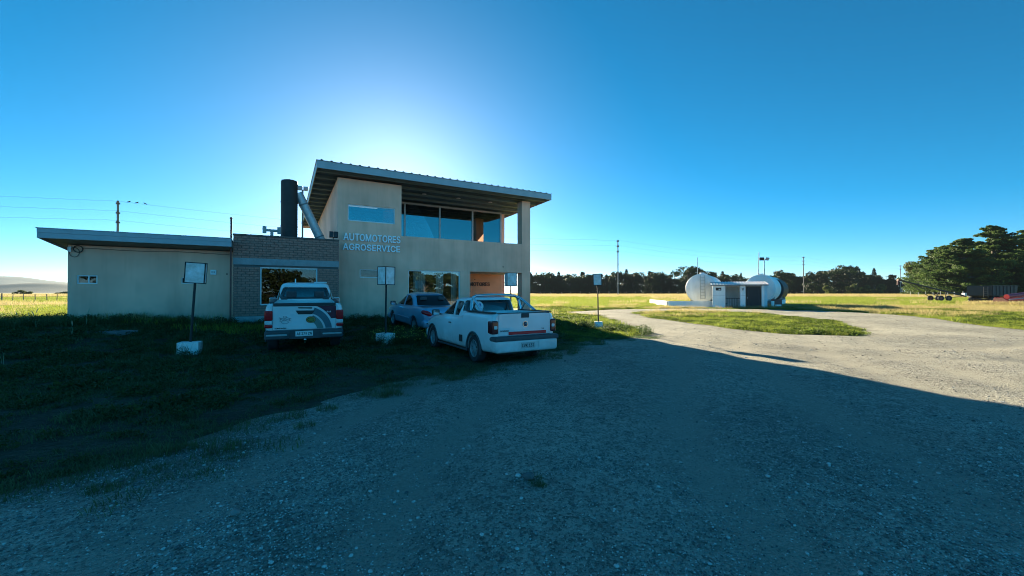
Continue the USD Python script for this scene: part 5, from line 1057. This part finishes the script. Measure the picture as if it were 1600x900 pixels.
# tufts creeping into the gravel along the edge
x, y = field(90000, -20, 7, 2.0, 18, edge=(-.9, 1.6)); sdn = gravel_sd(x, y)+1.6*(meshkit.fbm(np.stack([x*1.1, y*1.1, 0*x], -1), 3, 77)-.5)
k = R5.uniform(0, 1, len(x)) < np.clip(.75-sdn*.75, 0, .8)*np.clip((meshkit.fbm(np.stack([x*3, y*3, 0*x], -1), 2, 78)-.32)*4, .1, 1); x, y, sdn = x[k], y[k], sdn[k]
scatter('edge_grass', 'ragged grass tufts creeping over the gravel edge', clG[:2], np.column_stack([x, y, gravel_z(x, y)-.004]), R5.choice(2, len(x)), R5.uniform(.35, .95, len(x))*np.clip(1-.35*sdn, .45, 1.1), R5.uniform(0, 6.28, len(x)))
tp = [('tussock', blades(R5, 110, .13, .15, .008, .9), lawn), ('tussock_a', blades(R5, 80, .10, .20, .008, 1.0), lawn)]
x, y = field(5200, -12, 5, 2.2, 14, edge=(-.2, 1.15)); k = R5.uniform(0, 1, len(x)) < .16*np.clip(1.1-.8*gravel_sd(x, y), .1, 1); x, y = x[k], y[k]
x = np.r_[x, -4.05, -3.95, -4.2, -3.4, -3.3, -2.85, -2.7, -3.0]; y = np.r_[y, 3.25, 3.1, 3.3, 3.95, 4.0, 4.9, 5.05, 4.6]
scatter('edge_tussocks', 'separate round grass tussocks along the gravel edge', tp, np.column_stack([x, y, gravel_z(x, y)-.004]), R5.integers(0, 2, len(x)), R5.uniform(.55, 1.25, len(x)), R5.uniform(0, 6.28, len(x)))
# sunlit turf: island, tongue and field
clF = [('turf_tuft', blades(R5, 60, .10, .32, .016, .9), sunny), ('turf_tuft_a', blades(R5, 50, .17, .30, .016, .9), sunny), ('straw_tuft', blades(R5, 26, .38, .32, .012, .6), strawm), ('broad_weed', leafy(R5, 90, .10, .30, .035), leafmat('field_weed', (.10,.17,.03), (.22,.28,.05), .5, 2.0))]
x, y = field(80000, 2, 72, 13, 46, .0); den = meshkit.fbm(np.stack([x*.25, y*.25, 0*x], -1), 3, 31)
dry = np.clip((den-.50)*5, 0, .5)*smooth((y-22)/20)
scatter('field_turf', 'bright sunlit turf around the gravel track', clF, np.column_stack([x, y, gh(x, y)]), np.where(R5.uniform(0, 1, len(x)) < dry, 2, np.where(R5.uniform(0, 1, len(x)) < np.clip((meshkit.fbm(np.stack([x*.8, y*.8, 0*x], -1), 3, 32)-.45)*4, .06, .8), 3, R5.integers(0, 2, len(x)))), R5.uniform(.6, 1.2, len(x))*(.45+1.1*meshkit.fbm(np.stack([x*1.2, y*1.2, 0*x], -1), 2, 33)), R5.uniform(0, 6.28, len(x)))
big_p = [('meadow_patch', blades(R5, 200, .34, 1.1, .03, .7), sunny), ('meadow_patch_a', merge(blades(R5, 110, .30, 1.1, .03, .7)), sunny), ('straw_patch', blades(R5, 150, .70, 1.1, .022, .5), strawm)]
x, y = field(34000, -190, 210, 42, 150, .0, power=1.25); den = meshkit.fbm(np.stack([x*.06, y*.06, 0*x], -1), 4, 41); k = ~((y < 24) & (np.abs(x) < 8)); x, y, den = x[k], y[k], den[k]
straw = np.clip((den-.50)*6, 0, 1)*.6*smooth((y-46)/30)+.85*smooth((y-88-8*den)/14)
scatter('meadow', 'green and yellow meadow reaching to the tree belt', big_p, np.column_stack([x, y, gh(x, y)]), np.where(R5.uniform(0, 1, len(x)) < straw, 2, R5.integers(0, 2, len(x))), R5.uniform(.6, 1.15, len(x))*np.where((np.hypot(x-63.5, (y-52)*.8) < 6.5) | (np.hypot(x-72, (y-66)*.7) < 6), .35, 1), R5.uniform(0, 6.28, len(x)))
x, y = field(9000, -90, -8, 14, 48, .0); den = meshkit.fbm(np.stack([x*.2, y*.2, 0*x], -1), 3, 51)
scatter('left_meadow', 'long lit grass left of the low wing', big_p, np.column_stack([x, y, gh(x, y)]), np.where(R5.uniform(0, 1, len(x)) < .7*smooth((y-36)/14)+.02, 2, R5.integers(0, 2, len(x))), R5.uniform(.45, .95, len(x)), R5.uniform(0, 6.28, len(x)))
# tall dry grass round the machines
n = 1500; x = R5.uniform(54, 76, n); y = 41.5+R5.uniform(0, 5.5, n)-.05*(x-60); 
scatter('dry_grass', 'tall dry grass around the red header', [big_p[2]], np.column_stack([x, y, gh(x, y)]), np.zeros(n), R5.uniform(.6, 1.15, n), R5.uniform(0, 6.28, n))
# weeds along the walls and round the sign bases
wp = [('weed', merge(leafy(R5, 160, .42, .30, .035), blades(R5, 20, .5, .2, .010, .5)), weedm), ('weed_a', leafy(R5, 120, .26, .30, .03), weedm), ('tall_weed', blades(R5, 34, .62, .22, .010, .55), lawn)]
pu, pv = [], []
for n, u0, u1, v0, v1 in ((420,-7.4,-1.9,-2.6,-.35),(70,-1.7,.2,-1.8,-.85),(170,2.4,8.9,-.75,-.12),(300,-11.5,-7,-3.5,2.5)): pu += list(R5.uniform(u0, u1, n)); pv += list(v1-(v1-v0)*R5.uniform(0, 1, n)**1.4)
pu, pv = np.array(pu), np.array(pv); P = O+pu[:,None]*U+pv[:,None]*V_; x, y = P[:,0], P[:,1]
for cx_, cy_, rr_, n in ((-8.1,10.5,.8,40),(-3.9,12.9,1.1,90),(-3.0,13.6,1.2,80),(3.9,17.2,1.0,40),(-.1,16.6,.9,40),(4.6,15.2,.6,14)):
    a = R5.uniform(0, 6.28, n); q = rr_*np.sqrt(R5.uniform(.42, 1, n)); x = np.r_[x, cx_+q*np.cos(a)]; y = np.r_[y, cy_+q*np.sin(a)]
ok = ~shapely.contains_xy(BAD, x, y); x, y = x[ok], y[ok]
scatter('weeds', 'leafy dark weeds along the walls and around the sign bases', wp, np.column_stack([x, y, gh(x, y)]), R5.integers(0, 3, len(x)), R5.uniform(.35, .85, len(x)), R5.uniform(0, 6.28, len(x)), cat_='weeds')
n = 260; a = R5.uniform(0, 6.28, n); q = 1.25*np.sqrt(R5.uniform(0, 1, n)); x = -3.4+q*np.cos(a); y = 13.2+q*np.sin(a)
fb_ = trimesh.creation.icosphere(1, .016); scatter('flowers', 'tiny yellow flowers among the weeds by the sedan', [('flower', (fb_.vertices*[1,1,.6], fb_.faces), flowm)], np.column_stack([x, y, gh(x, y)+R5.uniform(.12, .36, n)]), np.zeros(n), R5.uniform(.6, 1.3, n), R5.uniform(0, 6.28, n), cat_='flowers')
# pale seed heads in the left foreground grass
pts = np.array([(-15.4,12.6),(-14.4,12.2),(-13.6,12.9),(-12.2,11.2),(-13.0,14.4),(-16.8,14.2),(-10.6,8.4),(-10.0,12.8),(-15.9,13.3),(-13.9,10.6)]); n = len(pts)
plume = merge(blades(R5, 3, .75, .03, .008, .35), (lambda t: (np.array(t.vertices), np.array(t.faces)))(tube([[.05,0,.55],[.07,0,.64],[.10,.01,.74],[.13,.01,.80]], [.006,.016,.014,.003], 6)))
scatter('seed_heads', 'pale seed heads standing in the dark grass at the left', [('seed_head', plume, M('pale_seed', (.42,.37,.24), .8))], np.column_stack([pts, gh(pts[:,0], pts[:,1])]), np.zeros(n), R5.uniform(.45, .75, n), R5.uniform(0, 6.28, n), cat_='grass')
# stones
def stone(seed, s=1.0, flat_=.6):
    m = trimesh.creation.icosphere(1, 1.0); v = np.array(m.vertices); v *= (.75+.5*meshkit.noise(v*1.3+seed*7.3, seed))[:,None]; v *= [1, .8, flat_]; return v*s, np.array(m.faces)
stm = [M('grey_stone', (.26,.25,.23), .85, .2, 3), M('pale_stone', (.55,.54,.50), .85, .15, 3), M('dark_stone', (.12,.115,.11), .85, .2, 3)]
n = 230000; y = 1.5+12.5*R5.uniform(0, 1, n)**1.6; x = R5.uniform(-1.36, 1.36, n)*y; z = gravel_z(x, y); sd = gravel_sd(x, y); den = meshkit.fbm(np.stack([x*.7, y*.7, 0*x], -1), 3, 61)
k = (sd > .05) & (R5.uniform(0, 1, n) < np.clip((den-.30)*3.4, .28, 1)*(1-.7*np.clip(lanes(x, y), 0, 1))); x, y, z = x[k], y[k], z[k]; n = len(x)
sz = .0036+.0035*R5.uniform(0, 1, n)**2+.012*R5.uniform(0, 1, n)**40
scatter('gravel_stones', 'loose grey gravel stones scattered over the yard', [(f'stone_{c}', stone(i+1), stm[i % 3]) for i, c in enumerate(('a','b','c','d','e','f'))], np.column_stack([x, y, z+sz*.25]), R5.choice(6, n, p=[.24,.17,.13,.24,.10,.12]), sz, R5.uniform(0, 6.28, n), cat_='gravel')
n = 5000; y = R5.uniform(9, 34, n); x = R5.uniform(1, 24, n); sd = gravel_sd(x, y); k = (sd > .2); x, y = x[k], y[k]; n = len(x); sz = .007+.022*R5.uniform(0, 1, n)**6
scatter('track_stones', 'small stones lying on the sunlit track', [(f'stone_{c}', stone(i+11), stm[i % 3]) for i, c in enumerate(('a','b','c'))], np.column_stack([x, y, gravel_z(x, y)+sz*.2]), R5.integers(0, 3, n), sz, R5.uniform(0, 6.28, n), cat_='gravel')
def clod(x, y, s, seed, lab, m): 
    v, f = stone(seed, s, .65); v = v+[x, y, float(gravel_z(np.array([x]), np.array([y]))[0])+s*.3]; solo('stone', trimesh.Trimesh(v, f), m, lab, 'stone', smooth=False)
clod(.13,3.25,.052,71,'largest dark stone in the middle of the shaded gravel', stm[2])
clod(.05,3.28,.026,72,'pale stone touching the largest dark stone', stm[1])
clod(-1.87,2.74,.036,73,'flat grey stone near the lower left of the shaded gravel', stm[0])
n = 26; a = R5.uniform(0, 6.28, n); q = .09*np.sqrt(R5.uniform(0, 1, n)); scatter('gravel_weed', 'small dark weed beside the largest stone in the gravel', [('weed_tuft', blades(R5, 14, .06, .03, .006, 1.0), lawn)], np.column_stack([.2+q*np.cos(a), 3.2+q*np.sin(a), gravel_z(.2+q*np.cos(a), 3.2+q*np.sin(a))]), np.zeros(n), R5.uniform(.6, 1.2, n), R5.uniform(0, 6.28, n), cat_='weed')

# ------------------------------------------------------------------ HAZE
if HAZE:
    hm = usdkit.material(stage, '/World/Looks/haze_air', {'v': ('principled_volume', {'color': (.62,.82,1.0), 'density': HAZE, 'anisotropy': .2})}, volume='v.volume')
    solo('haze', bx(-4400,4400,-4400,4400,-14,150), hm, 'thin pale air between the camera and the hills', 'haze', kind='stuff')
